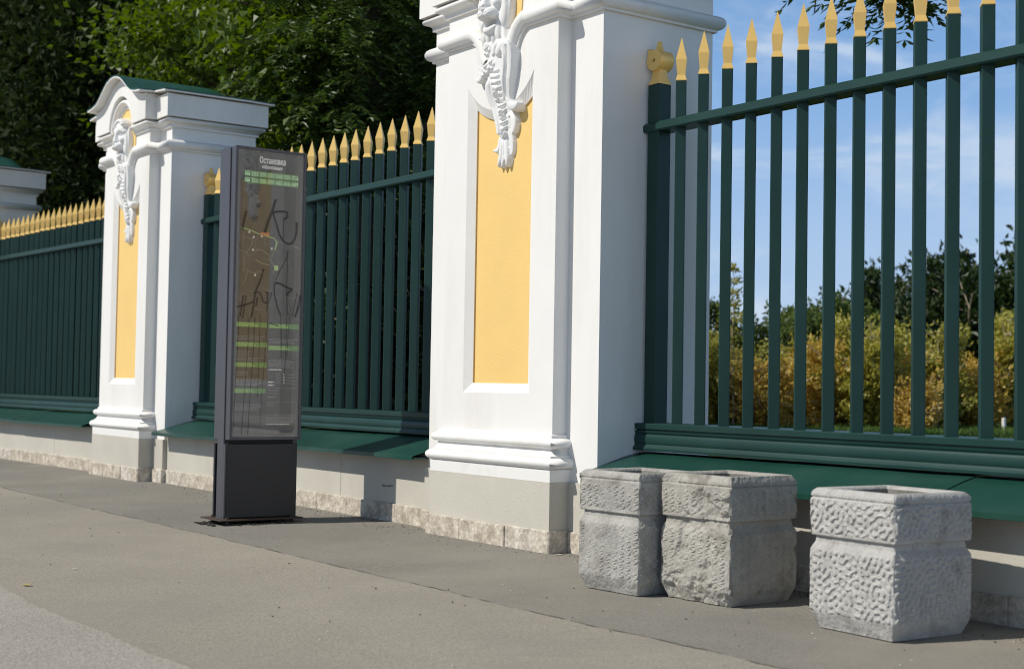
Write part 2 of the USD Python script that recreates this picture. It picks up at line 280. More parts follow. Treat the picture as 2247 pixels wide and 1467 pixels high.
def mask_mesh():
    """the carved mask and its hanging scroll, laid out as strokes with a height each, all on one relief"""
    g = .0048
    xs = np.arange(-.5, .62, g); zs = np.arange(3.3, 5.2, g)
    X, Z = np.meshgrid(xs, zs); P = np.column_stack([X.ravel(), Z.ravel()])
    H = np.full(len(P), -1.0)
    def catmull(pts, n=40):
        pts = np.asarray(pts, float); t = np.linspace(0, len(pts) - 1, n)
        from scipy.interpolate import CubicSpline
        return CubicSpline(np.arange(len(pts)), pts, axis=0)(t) if len(pts) > 2 else np.array([np.interp(t, [0, 1], pts[:, k]) for k in range(pts.shape[1])]).T
    def stroke(pts, n=46, side=1.0, add=False):
        """pts: (x, z, radius, base height): a rounded ridge"""
        q = catmull(pts, n); d2 = (P[:, None, 0] - q[None, :, 0]) ** 2 + (P[:, None, 1] - q[None, :, 1]) ** 2
        r = np.maximum(q[:, 2], .004)
        h = q[None, :, 3] + side * r[None] * np.sqrt(np.clip(1 - d2 / r[None] ** 2, 0, 1))
        h[d2 > r[None] ** 2] = -1
        h = h.max(1)
        if add: H[:] = np.where(h > -1, np.where(H > -1, H + h, H), H)
        else: np.maximum(H, h, out=H)
    def blob(x, z, rx, rz, base, top, p=.5):
        d = ((P[:, 0] - x) / rx) ** 2 + ((P[:, 1] - z) / rz) ** 2
        h = np.where(d < 1, base + (top - base) * np.clip(1 - d, 0, 1) ** p, -1); np.maximum(H, h, out=H)
    def carve(x, z, rx, rz, depth, floor=None, p=1.0):
        d = ((P[:, 0] - x) / rx) ** 2 + ((P[:, 1] - z) / rz) ** 2
        c = depth * np.clip(1 - d, 0, 1) ** p
        H[:] = np.where((d < 1) & (H > 0), np.maximum(H - c, .02 if floor is None else floor), H)
    def carve_line(pts, r, depth):
        q = catmull(np.asarray(pts, float), 30)
        d2 = ((P[:, None, 0] - q[None, :, 0]) ** 2 + (P[:, None, 1] - q[None, :, 1]) ** 2).min(1)
        H[:] = np.where((d2 < r * r) & (H > 0), np.maximum(H - depth * (1 - d2 / (r * r)), .02), H)
    # back shell that frames the head
    blob(.01, 4.78, .25, .40, .02, .10, .3)
    # hanging body: an S-shaped console, broad at the chest and narrowing to the leaf
    body = [(.03, 4.62, .15, .10), (.05, 4.42, .20, .09), (.07, 4.2, .185, .09), (.09, 4.0, .15, .09), (.13, 3.84, .12, .085), (.165, 3.68, .088, .085), (.165, 3.52, .075, .09), (.14, 3.40, .03, .10)]
    stroke(body, 70, .55)
    # ribs across the belly
    for k in range(11):
        z = 4.21 - k * .052
        if abs(z - 3.985) < .04 or abs(z - 3.815) < .03: continue
        c = np.interp(z, [3.52, 3.68, 3.84, 4.0, 4.2], [.165, .165, .13, .09, .07]); w = np.interp(z, [3.6, 3.84, 4.2], [.045, .07, .085])
        stroke([(c - w, z + .012, .013, .165 - .03), (c, z - .004, .015, .182), (c + w * .7, z + .006, .013, .165)], 14)
    # holes with raised rings
    for x, z, r in ((.057, 3.99, .036), (.125, 3.818, .032), (.165, 3.643, .027)):
        a = np.linspace(0, 2 * np.pi, 25); stroke([(x + r * math.cos(t), z + r * math.sin(t), .014, .185) for t in a], 60)
        carve(x, z, r * .85, r * .85, .30, .02, .12)
    # smooth raised border down the right flank, ending in a curl
    stroke([(.13, 4.36, .045, .20), (.235, 4.40, .055, .20), (.29, 4.31, .055, .18), (.285, 4.15, .045, .17), (.255, 4.02, .042, .17), (.25, 3.92, .045, .18), (.31, 3.86, .045, .19), (.36, 3.87, .03, .17)], 70)
    stroke([(.05, 4.36, .03, .2), (.10, 4.43, .035, .2), (.20, 4.40, .04, .2)], 30)
    stroke([(.215, 4.36, .025, .23), (.23, 4.22, .02, .225), (.205, 4.06, .018, .215), (.19, 3.95, .018, .20)], 40)
    # left border strip with a flying leaf
    stroke([(-.045, 4.12, .04, .14), (-.075, 4.02, .04, .14), (-.03, 3.90, .03, .14), (.03, 3.78, .026, .14), (.075, 3.66, .022, .14)], 50)
    stroke([(-.15, 4.56, .055, .13), (-.20, 4.46, .06, .13), (-.18, 4.34, .05, .14), (-.16, 4.24, .045, .14), (-.19, 4.17, .035, .15), (-.235, 4.175, .02, .16)], 60)
    for k in range(5):
        z = 4.42 - .05 * k; stroke([(-.20, z, .02, .16), (-.12, z - .025, .018, .175)], 10)
    # leaf end: lobes with pointed ends, plus side lobes right and the small spur left
    for dx, dz, r in ((-.045, -.02, .03), (0, -.05, .034), (.05, -.035, .03)):
        stroke([(.165, 3.56, .045, .12), (.16 + dx, 3.46 + dz * .5, r, .13), (.145 + dx * 1.3, 3.37 + dz * .4, .012, .13)], 40)
    stroke([(.20, 3.80, .06, .08), (.275, 3.74, .05, .09), (.29, 3.66, .03, .10)], 30); stroke([(.20, 3.66, .06, .07), (.25, 3.56, .045, .07), (.255, 3.47, .03, .07)], 30); stroke([(.19, 3.52, .05, .06), (.225, 3.42, .035, .06), (.21, 3.36, .02, .06)], 30)
    stroke([(.10, 3.60, .035, .10), (.06, 3.52, .03, .10), (.01, 3.515, .018, .12)], 30)
    for k in range(11):
        z = 4.184 - k * .052; c = np.interp(z, [3.52, 3.68, 3.84, 4.0, 4.2], [.165, .165, .13, .09, .07]); w = np.interp(z, [3.6, 3.84, 4.2], [.04, .065, .08])
        carve_line([(c - w, z + .010), (c, z - .004), (c + w * .7, z + .004)], .010, .035)
    for k in range(7):
        carve_line([(-.205 + .012 * k, 4.52 - .03 * k), (-.150 + .010 * k, 4.47 - .03 * k)], .009, .04)
    carve_line([(.27, 4.38), (.262, 4.2), (.232, 4.03), (.235, 3.94)], .010, .05)
    carve_line([(.225, 3.78), (.27, 3.70)], .010, .04); carve_line([(.21, 3.62), (.235, 3.53)], .010, .04)
    carve_line([(.15, 3.62), (.155, 3.5), (.14, 3.4)], .012, .03); carve_line([(.18, 3.58), (.185, 3.45)], .01, .025)
    # chest: leaves falling from the chin and two rosettes
    for a, b in ((-.09, -.13), (-.03, -.05), (.04, .04), (.11, .12)):
        stroke([(a * .8, 4.60, .045, .19), (a, 4.52, .04, .2), (b, 4.44, .016, .18)], 30)
    for x, z in ((-.055, 4.40), (.02, 4.265), (-.06, 4.24)):
        for k in range(5):
            t = 2 * math.pi * k / 5; blob(x + .034 * math.cos(t), z + .034 * math.sin(t), .03, .03, .15, .225)
        carve(x, z, .02, .02, .08)
    stroke([(-.10, 4.43, .024, .19), (-.06, 4.455, .024, .2), (-.01, 4.44, .022, .2), (.02, 4.40, .02, .19), (.0, 4.36, .016, .18)], 40)
    # the head
    blob(.01, 4.84, .195, .25, .10, .30)
    blob(.01, 4.97, .17, .11, .12, .31)
    stroke([(-.15, 4.90, .03, .24), (-.08, 4.935, .036, .285), (-.01, 4.905, .03, .30)], 30); stroke([(.03, 4.905, .03, .30), (.10, 4.935, .036, .285), (.17, 4.90, .03, .24)], 30)
    stroke([(.01, 4.92, .03, .31), (.01, 4.83, .034, .33), (.01, 4.765, .05, .34)], 30)                      # nose bridge and nose
    for sx in (-1, 1):
        carve(.01 + sx * .085, 4.868, .05, .03, .06); blob(.01 + sx * .085, 4.865, .03, .022, .22, .29)      # eyes
        blob(.01 + sx * .11, 4.79, .06, .055, .2, .31)                                                     # cheeks
        blob(.01 + sx * .052, 4.70, .068, .058, .24, .385)                                                 # muzzle pads
        carve(.01 + sx * .025, 4.755, .014, .012, .05)
        for k in range(7):
            carve(.01 + sx * (.03 + .02 * (k % 4)), 4.72 - .022 * (k // 4) - .006 * (k % 2), .007, .007, .03)
    carve(.01, 4.618, .085, .05, .30, .10, .2)                                                                # the open mouth
    stroke([(-.07, 4.585, .022, .24), (.01, 4.56, .03, .27), (.09, 4.585, .022, .24)], 24)
    for k in range(11):                                                                                       # mane
        a = math.radians(150 + k * 7); b = math.radians(30 - k * 7)
        for t, sx in ((a, -1), (b, 1)):
            x0, z0 = .01 + .17 * math.cos(t), 4.80 + .22 * math.sin(t)
            stroke([(x0, z0, .03, .2), (x0 + sx * .03, z0 - .05, .026, .19), (x0 + sx * .02, z0 - .11, .016, .15)], 16)
    for k in range(9):                                                                                        # curls of hair on the brow
        t = math.radians(20 + k * 17.5); blob(.01 + .155 * math.cos(t), 4.97 + .10 * math.sin(t), .045, .04, .2, .315)
    # ears of the frame either side of the head
    stroke([(.19, 4.95, .03, .14), (.235, 4.8, .03, .15), (.21, 4.64, .03, .15), (.165, 4.56, .03, .16), (.19, 4.47, .03, .18), (.22, 4.42, .02, .18)], 50)
    stroke([(-.17, 4.95, .03, .14), (-.22, 4.8, .03, .15), (-.19, 4.64, .03, .14)], 40)
    from scipy.ndimage import gaussian_filter
    Hg = H.reshape(X.shape); Hb = gaussian_filter(np.where(Hg > 0, Hg, -.06), .7); Hg = np.where(Hb > .012, Hb, -1)
    keep = Hg > 0.015
    ids = np.full(X.shape, -1)
    # walls at the outline: cells touching kept nodes, with the outside nodes sunk into the wall
    near = keep.copy()
    near[1:] |= keep[:-1]; near[:-1] |= keep[1:]; n2 = near.copy(); n2[:, 1:] |= near[:, :-1]; n2[:, :-1] |= near[:, 1:]
    ids[n2] = np.arange(n2.sum())
    hh = np.where(keep, Hg, -.05)[n2]
    zz = Z[n2]; sc = np.interp(zz, [3.5, 3.75, 4.05, 4.3, 4.6], [.44, .50, .58, .60, .66]); dx = np.interp(zz, [3.4, 3.64, 3.82, 4.0, 4.25, 4.6], [.10, .09, .06, .035, .03, 0])
    V = np.column_stack([X[n2] - dx, -(PP - .04) - np.where(hh > 0, hh * sc, hh) - np.interp(zz, [3.9, 4.1], [-.035, 0]) * (hh > 0), zz])
    a, b, c, d = ids[:-1, :-1], ids[:-1, 1:], ids[1:, 1:], ids[1:, :-1]
    ok = (a >= 0) & (b >= 0) & (c >= 0) & (d >= 0)
    f = np.vstack([np.stack([a[ok], b[ok], c[ok]], 1), np.stack([a[ok], c[ok], d[ok]], 1)])
    m = trimesh.Trimesh(V, f, process=False)
    trimesh.smoothing.filter_taubin(m, lamb=.5, nu=.52, iterations=3)
    return m

def stone_row(parent, pts, z0, z1, seed, step=.62, depth=.25):
    """rough blocks laid end to end along the plan path (outside on its right); each block is a part"""
    r = np.random.default_rng(seed)
    for (ax, ay), (bx, by) in pts:
        L = math.hypot(bx - ax, by - ay); n = max(1, round(L / step)); cuts = np.linspace(0, L, n + 1)
        cuts[1:-1] += r.uniform(-.12, .12, n - 1) * step
        ang = math.atan2(by - ay, bx - ax)
        for k in range(n):
            b = box(cuts[k] + .0014, cuts[k + 1] - .0014, 0, depth, z0, z1 - r.uniform(0, .010), .007)
            b = trimesh.Trimesh(*trimesh.remesh.subdivide(b.vertices, b.faces)) if False else b
            b.vertices[:, 1] += r.uniform(-.006, .006)
            b.apply_transform(trimesh.transformations.rotation_matrix(ang, (0, 0, 1))); b.apply_translation((ax, ay, 0))
            obj('stone_block', b, STONES[int(r.integers(3))], parent)

def make_pillar(label, loc, rotz=0):
    t = thing('fence_pillar', label, 'pillar', loc, rotz, 'white pillars of the fence')
    # rough stone course, block by block
    e1, ec = .10, .035
    fr = [((PL - e1, -PP - e1), (PR + e1, -PP - e1)), ((PR + e1, -PP - e1), (PR + e1, -ec - .02)), ((PR + e1 + .002, -ec - .02), (HW + ec, -ec - .02)), ((HW + ec, -ec - .02), (HW + ec, .5)),
          ((-HW - ec, -ec - .02), (PL - e1 - .002, -ec - .02)), ((PL - e1, -ec - .02), (PL - e1, -PP - e1)), ((-HW - ec, .5), (-HW - ec, -ec - .02))]
    stone_row(t, fr[:1], Z0, ZST, 11, .68, .3); stone_row(t, fr[1:2], Z0, ZST - .001, 12, .4, .2); stone_row(t, fr[2:4], Z0, ZST - .002, 13, .5, .2); stone_row(t, fr[4:], Z0, ZST - .003, 14, .5, .2)
    # smooth grey plinth
    e2 = .078
    pl = Polygon([(-HW - .02, .8), (HW + .02, .8), (HW + .02, -.03), (PR + e2, -.03), (PR + e2, -PP - e2), (PL - e2, -PP - e2), (PL - e2, -.03), (-HW - .02, -.03)])
    obj('plinth', extrude_xy(pl, ZST - .02, ZPL), M['plinth'], t)
    # core and pilaster
    obj('shaft', cat(box(-HW, HW, 0, DC, ZPL - .02, ZTOP)), M['white'], t)
    op = [(CX - .51, 1.345), (CX + .51, 1.345)] + [(CX + x, 4.48 - math.sqrt(.61 ** 2 - x * x)) for x in np.linspace(.51, -.51, 25)]
    opp = Polygon(op)
    inn = opp.buffer(-.085, join_style=2, mitre_limit=4)
    face = Polygon([(PL, ZPL), (PR, ZPL), (PR, 5.0), (PL, 5.0)], [op])
    tv, tf = trimesh.creation.triangulate_polygon(face, engine='earcut')
    fv = np.column_stack([tv[:, 0], np.full(len(tv), -PP), tv[:, 1]])
    sides = sweep_plan([(PL, .01), (PL, -PP), (PR, -PP), (PR, .01)], [(0, ZPL - .02), (0, 5.0)])
    sides.update_faces(np.array([not (abs(sides.triangles[i][:, 1] + PP).max() < 1e-6) for i in range(len(sides.faces))]))
    obj('pilaster', cat(trimesh.Trimesh(fv, tf, process=False), sides), M['white'], t)
    # sloped frame: corresponding rings from the opening to the inner panel
    o = np.array(op); c0 = np.array([[CX - .425, 1.43], [CX + .425, 1.43]] + [(CX + x, 4.48 - math.sqrt(.695 ** 2 - x * x)) for x in np.linspace(.425, -.425, 25)])
    def ring(p, y): return np.column_stack([p[:, 0], np.full(len(p), y), p[:, 1]])
    n = len(o)
    V = np.vstack([ring(o, -PP), ring(c0, -PP + .05)])
    obj('panel_frame', (V, grid_faces(2, n, True)), M['trim'], t)
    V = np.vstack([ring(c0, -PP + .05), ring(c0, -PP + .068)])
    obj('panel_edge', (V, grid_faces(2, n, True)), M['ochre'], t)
    tv, tf = trimesh.creation.triangulate_polygon(Polygon(c0), engine='earcut')
    obj('panel', (np.column_stack([tv[:, 0], np.full(len(tv), -PP + .066), tv[:, 1]]), tf), M['yellow'], t)
    # base mouldings of the pilaster
    pilp = [(PL, 0), (PL, -PP), (PR, -PP), (PR, 0)]
    prof = [(.075, ZPL + .001), (.078, .715), (.075, .718)] + [(.058 + .055 * math.cos(a), .766 + .048 * math.sin(a)) for a in np.radians(np.linspace(-90, 90, 9))] + [(.062, .816), (.062, .828)] + [(.058 - .033 * math.sin(a), .828 + .062 * (1 - math.cos(a))) for a in np.radians(np.linspace(0, 85, 6))] + [(.03, .888)] + [(.03 + .045 * math.cos(a), .932 + .042 * math.sin(a)) for a in np.radians(np.linspace(-90, 90, 8))] + [(.025, .976), (.022, .998), (0, 1.012)]
    obj('base_moulding', fix(sweep_plan(pilp, prof)), M['trim'], t, 35)
    # lower round moulding: runs round the core, breaks at the mask and hangs down either side of it
    back = [(HW, -.0), (HW, DC), (-HW, DC), (-HW, 0)]
    tp = torus_prof(4.528, 4.672, .085)
    XR, XL = CX + .44, CX - .44
    right = [(XR, -PP), (PR, -PP), (PR, 0), (HW, 0), (HW, DC), (-HW, DC), (-HW, 0), (PL, 0), (PL, -PP), (XL, -PP)]
    tf_ = [(o_, z_ - 4.528) for o_, z_ in tp]
    ca = [(CX + .44, 4.528), (CX + .42, 4.528), (CX + .39, 4.514), (CX + .35, 4.48), (CX + .315, 4.43), (CX + .285, 4.36), (CX + .25, 4.29), (CX + .20, 4.24)]
    cb = [(2 * CX - x, z) for x, z in ca]
    mr = sweep_front(cb, tf_, -PP); ml = sweep_front(ca[::-1], tf_, -PP)
    obj('neck_moulding', cat(fix(sweep_plan(right, tp)), fix(mr), fix(ml)), M['trim'], t, 35)
    # upper cornice moulding: the same, arching over the mask
    cp = cornice_prof(); cf = [(o_, z_ - 4.84) for o_, z_ in cp]
    XR, XL = CX + .32, CX - .32
    right = [(XR, -PP), (PR, -PP), (PR, 0), (HW, 0), (HW, DC), (-HW, DC), (-HW, 0), (PL, 0), (PL, -PP), (XL, -PP)]
    arch = [(XL, 4.84)] + [(x, z) for x, z in arch_xz(.32, 4.93, 22)][::-1] + [(XR, 4.84)]
    lead = [(XL - .02, 4.84)] + arch + [(XR + .02, 4.84)]
    obj('cornice_moulding', cat(fix(sweep_plan(right, cp)), fix(sweep_front(lead, cf, -PP))), M['trim'], t, 35)
    # fascia: plain band, its front piece cut by the arch and rising with the roof
    e = .125
    fz0 = 4.972
    ex = np.linspace(PL - e, PR + e, 61)
    outer = [(PL - e, fz0)] + [(x, roof_z(x) - .045) for x in ex] + [(PR + e, fz0)] + [(CX + .44, fz0)] + arch_xz(.44, 4.98, 24) + [(CX - .44, fz0)]
    obj('fascia', cat(extrude_xz(Polygon(outer), -PP - e, -.05), box(-HW - e, HW + e, -e, DC + e, fz0, 5.275)), M['white'], t)
    # tympanum between arch and roof, back of the niche
    ty_ = [(x, roof_z(x) - .05) for x in np.linspace(CX - .5, CX + .5, 21)]
    obj('niche_back', extrude_xz(Polygon([(CX - .5, 4.97)] + ty_ + [(CX + .5, 4.97)]), -PP - .002, -.03), M['white'], t)
    ov = [(CX + .33 * math.cos(a), 4.80 + .46 * math.sin(a)) for a in np.linspace(0, 2 * np.pi, 40, endpoint=False)]
    obj('niche_field', extrude_xz(Polygon(ov), -PP - .012, -PP + .01), M['yellow'], t)
    # metal roof, one sheet following the arch, with a folded drip edge
    xs = np.unique(np.concatenate([np.linspace(-HW - .20, HW + .20, 65), [PL - .20, PR + .20]])); ys = np.linspace(0, 1, 13)
    def yfront(x): return np.where((x > PL - .21) & (x < PR + .21), -PP - .25, -.20)
    top, bot = [], []
    for s in ys:
        yf = yfront(xs); yb = DC + .20; y = yf + (yb - yf) * s
        fade = np.clip((DC + .22 - y) / .40, 0, 1); fade = fade * fade * (3 - 2 * fade)
        z = 5.315 + (roof_z(xs) - 5.315) * (.12 + .88 * fade)
        top.append(np.column_stack([xs, y, z])); bot.append(np.column_stack([xs, y, z - .010]))
    top, bot = np.array(top), np.array(bot); m_, k_ = len(ys), len(xs)
    fa = grid_faces(m_, k_)
    rim = np.concatenate([np.arange(k_), np.arange(1, m_) * k_ + k_ - 1, (m_ - 1) * k_ + np.arange(k_ - 2, -1, -1), np.arange(m_ - 2, 0, -1) * k_])
    N = m_ * k_; rf = np.stack([rim, np.roll(rim, -1)], 1); rf = np.vstack([np.column_stack([rf[:, 0], rf[:, 1], rf[:, 1] + N]), np.column_stack([rf[:, 0], rf[:, 1] + N, rf[:, 0] + N])])
    obj('roof', fix(trimesh.Trimesh(np.vstack([top.reshape(-1, 3), bot.reshape(-1, 3)]), np.vstack([fa, fa[:, ::-1] + N, rf]), process=False)), M['green_roof'], t, 25)
    mid = top.reshape(-1, 3).mean(0); q = lambda a, dz: (a.reshape(-1, 3) - [CX, mid[1], 0]) * [.992, .992, 1] + [CX, mid[1], dz]
    obj('soffit', fix(trimesh.Trimesh(np.vstack([q(top, -.013), q(top, -.034)]), np.vstack([fa, fa[:, ::-1] + N, rf]), process=False)), M['trim'], t, 25)
    obj('carved_mask', mask_mesh(), M['carved'], t, True)
    return t
PC = -HW                                   # plan centre of the near pillar
SP = 9.231
p1 = make_pillar('nearest and largest white pillar, its yellow panel under a carved mask, cap cut off by the frame', (PC, 0, 0))
p2 = dup(p1, (PC - SP, 0, 0), 0, 'middle white pillar with an arched green metal roof, left of the bus stop sign')
TH = 3.0
def bend(x, y=0.0):
    """places left of the middle pillar stand on a line turned by TH degrees about it"""
    px, py = PC - SP, .5; c, s = math.cos(math.radians(TH)), math.sin(math.radians(TH))
    return (px + c * (x - px) - s * (y - py), py + s * (x - px) + c * (y - py), 0)
p3 = dup(p1, bend(PC - 2 * SP + .55), TH, 'far white pillar at the left edge, only the corner of its green-roofed cap in view')

# ------------------------------------------------------------------ low walls with their metal ledge
LEN = SP - 2 * HW
def make_wall(label, loc, rotz=0):
    t = thing('low_wall', label, 'wall', loc, rotz, 'low walls under the fence')
    wy = .03
    cuts = [0.002, 1.55, 3.2, 4.86, LEN - .002]
    for k in range(4):
        obj('wall_slab', box(cuts[k] + .0015, cuts[k + 1] - .0015, wy + .002 * (k % 2), 1.1, ZST - .02, .74, .004), M['plinth'], t)
    stone_row(t, [((.04, wy - .025), (LEN - .04, wy - .025))], Z0, ZST - .004, 21, .55, .3)
    r = np.random.default_rng(4)
    # sloping sheet-metal ledge, four sheets, a folded lip at the front
    for k in range(4):
        a, b = LEN * k / 4 + (0.004 if k == 0 else 0.002), LEN * (k + 1) / 4 + (.02 if k < 3 else -.004)
        xs = np.linspace(a, b, 26); pr = [(-.175, .672), (-.185, .676), (-.185, .712), (-.175, .718), (-.06, .746), (.10, .79), (.26, .835), (.425, .874), (.60, .876)]
        V = []
        for j, (y, z) in enumerate(pr):
            w = (meshkit.fbm(np.column_stack([xs * 1.7, np.full(26, y * 3), xs * 0 + k]), 2, 3) - .5) * (.010 if j > 1 else .012)
            V.append(np.column_stack([xs, np.full(26, y), z + w + (.006 if k % 2 else 0)]))
        obj('metal_sheet', (np.vstack(V), grid_faces(len(pr), 26)), M['green_sheet'], t, 20)
    obj('ledge_underside', box(.01, LEN - .01, -.165, .06, .690, .706), M['green'], t)
    return t
w1 = make_wall('grey rendered low wall with green metal ledge behind the concrete planters', (0, 0, 0))
w2 = dup(w1, (-SP, 0, 0), 0, 'grey rendered low wall with green ledge behind the bus stop sign')
w3 = dup(w1, bend(-2 * SP + .56), TH, 'grey low wall with green ledge at the far left of the photo', scale=((LEN - .60) / LEN, 1, 1))

# ------------------------------------------------------------------ fence panels
BY = .535
def spear(cx, cy, z0):
    """faceted spear head on a bar set cornerwise"""
    lv = [(0, .062), (.006, .0635), (.046, .046), (.052, .046), (.172, .062), (.178, .062), (.36, .003)]
    V = np.array([[(cx + w * math.cos(a), cy + w * math.sin(a), z0 + z) for a in np.radians([0, 90, 180, 270])] for z, w in lv])
    f = grid_faces(len(lv), 4, True)
    b = len(lv) * 4
    return np.vstack([V.reshape(-1, 3), [[cx, cy, z0 + .362]]]), np.vstack([f, [[b - 4 + i, b - 4 + (i + 1) % 4, b] for i in range(4)]])
def make_fence(label, loc, rotz=0):
    t = thing('picket_fence', label, 'fence', loc, rotz, 'green picket fence panels between the pillars')
    n = 23; x0 = .37; dx = (LEN - 2 * x0) / (n - 1)
    hd = .061
    r = np.random.default_rng(2)
    for k in range(n):
        x = x0 + k * dx; dz = r.uniform(-.006, .006); j = r.uniform(-.004, .004)
        p = [(x - hd, BY + j), (x, BY - hd + j), (x + hd, BY + j), (x, BY + hd + j)]
        c = .006
        pts = []
        for i in range(4):
            a, b_, cc = np.array(p[i - 1]), np.array(p[i]), np.array(p[(i + 1) % 4])
            pts += [tuple(b_ + (a - b_) * .06), tuple(b_ + (cc - b_) * .06)]
        b = obj('bar', extrude_xy(Polygon(pts), 1.112, 3.945 + dz), M['green'], t)
        obj('spear_tip', spear(x, BY + j, 3.9455 + dz), M['gold'], b)
    for sx in (0, 1):
        fl = (lambda q: q) if sx == 0 else (lambda q: LEN - q)
        xa, xb = sorted((fl(.03), fl(.17)))
        p = obj('post', box(xa, xb, BY - .07, BY + .07, 1.112, 3.955, .006), M['green'], t)
        xc = (xa + xb) / 2
        fin = []
        lv = [(0, .067), (.012, .067), (.05, .052), (.09, .043), (.125, .04)]
        V = np.array([[(xc + w * a, BY + w * b, 3.9555 + z) for a, b in ((-1, -1), (1, -1), (1, 1), (-1, 1))] for z, w in lv])
        fin.append(trimesh.Trimesh(V.reshape(-1, 3), grid_faces(len(lv), 4, True), process=False))
        cyl = trimesh.creation.annulus(.016, .088, .15, sections=28); cyl.apply_transform(trimesh.transformations.rotation_matrix(math.pi / 2, (1, 0, 0))); cyl.apply_translation((xc, BY + .005, 4.158)); fin.append(cyl)
        fin.append(box(xc - .012, xc + .012, BY + .0, BY + .06, 4.145, 4.172))
        wing = extrude_xz(Polygon([(xc - .088, 4.16), (xc - .088, 4.27), (xc - .06, 4.245), (xc - .02, 4.24)]), BY - .06, BY + .06); fin.append(wing)
        kn = trimesh.creation.revolve(np.array([(0, 0), (.042, 0), (.03, .03), (.022, .07), (.02, .085), (.0, .094)]), sections=12); kn.apply_translation((xc - .005, BY, 4.238)); fin.append(kn)
        obj('finial', cat(fin), M['gold'], p, 30)
    # top rail with chamfered edges, the bars pass through it
    y0, y1, z0, z1 = .44, .63, 3.552, 3.634
    prof = Polygon([(y0, z0 + .012), (y0 + .012, z0), (y1, z0), (y1, z1), (y0 + .03, z1), (y0, z1 - .022)])
    m = trimesh.creation.extrude_polygon(prof, LEN - .01, engine='earcut'); v = m.vertices.copy(); m.vertices = np.column_stack([v[:, 2] + .005, v[:, 0], v[:, 1]]); m.fix_normals()
    obj('top_rail', m, M['green'], t)
    # moulded bottom rail
    pr = [(.66, .895), (.375, .895), (.372, .915), (.385, .93)] + [(.405 - .018 * math.cos(a), .985 - .045 * math.sin(a) * 1.0) for a in np.radians(np.linspace(60, -80, 16))] + [(.392, 1.042), (.388, 1.056), (.415, 1.06), (.415, 1.069), (.392, 1.072), (.388, 1.112), (.395, 1.118), (.66, 1.122)]
    m = trimesh.creation.extrude_polygon(Polygon(pr), LEN - .012, engine='earcut'); v = m.vertices.copy(); m.vertices = np.column_stack([v[:, 2] + .006, v[:, 0], v[:, 1]]); m.fix_normals()
    obj('bottom_rail', m, M['green'], t)
    return t
f1 = make_fence('green picket fence with gold spear tips at the right, open sky behind it', (0, 0, 0))
f2 = dup(f1, (-SP, 0, 0), 0, 'green picket fence with gold spear tips between the two nearer pillars')
f3 = dup(f1, bend(-2 * SP + .56), TH, 'green picket fence seen edge-on at the far left, bars nearly closed up', scale=((LEN - .60) / LEN, 1, 1))

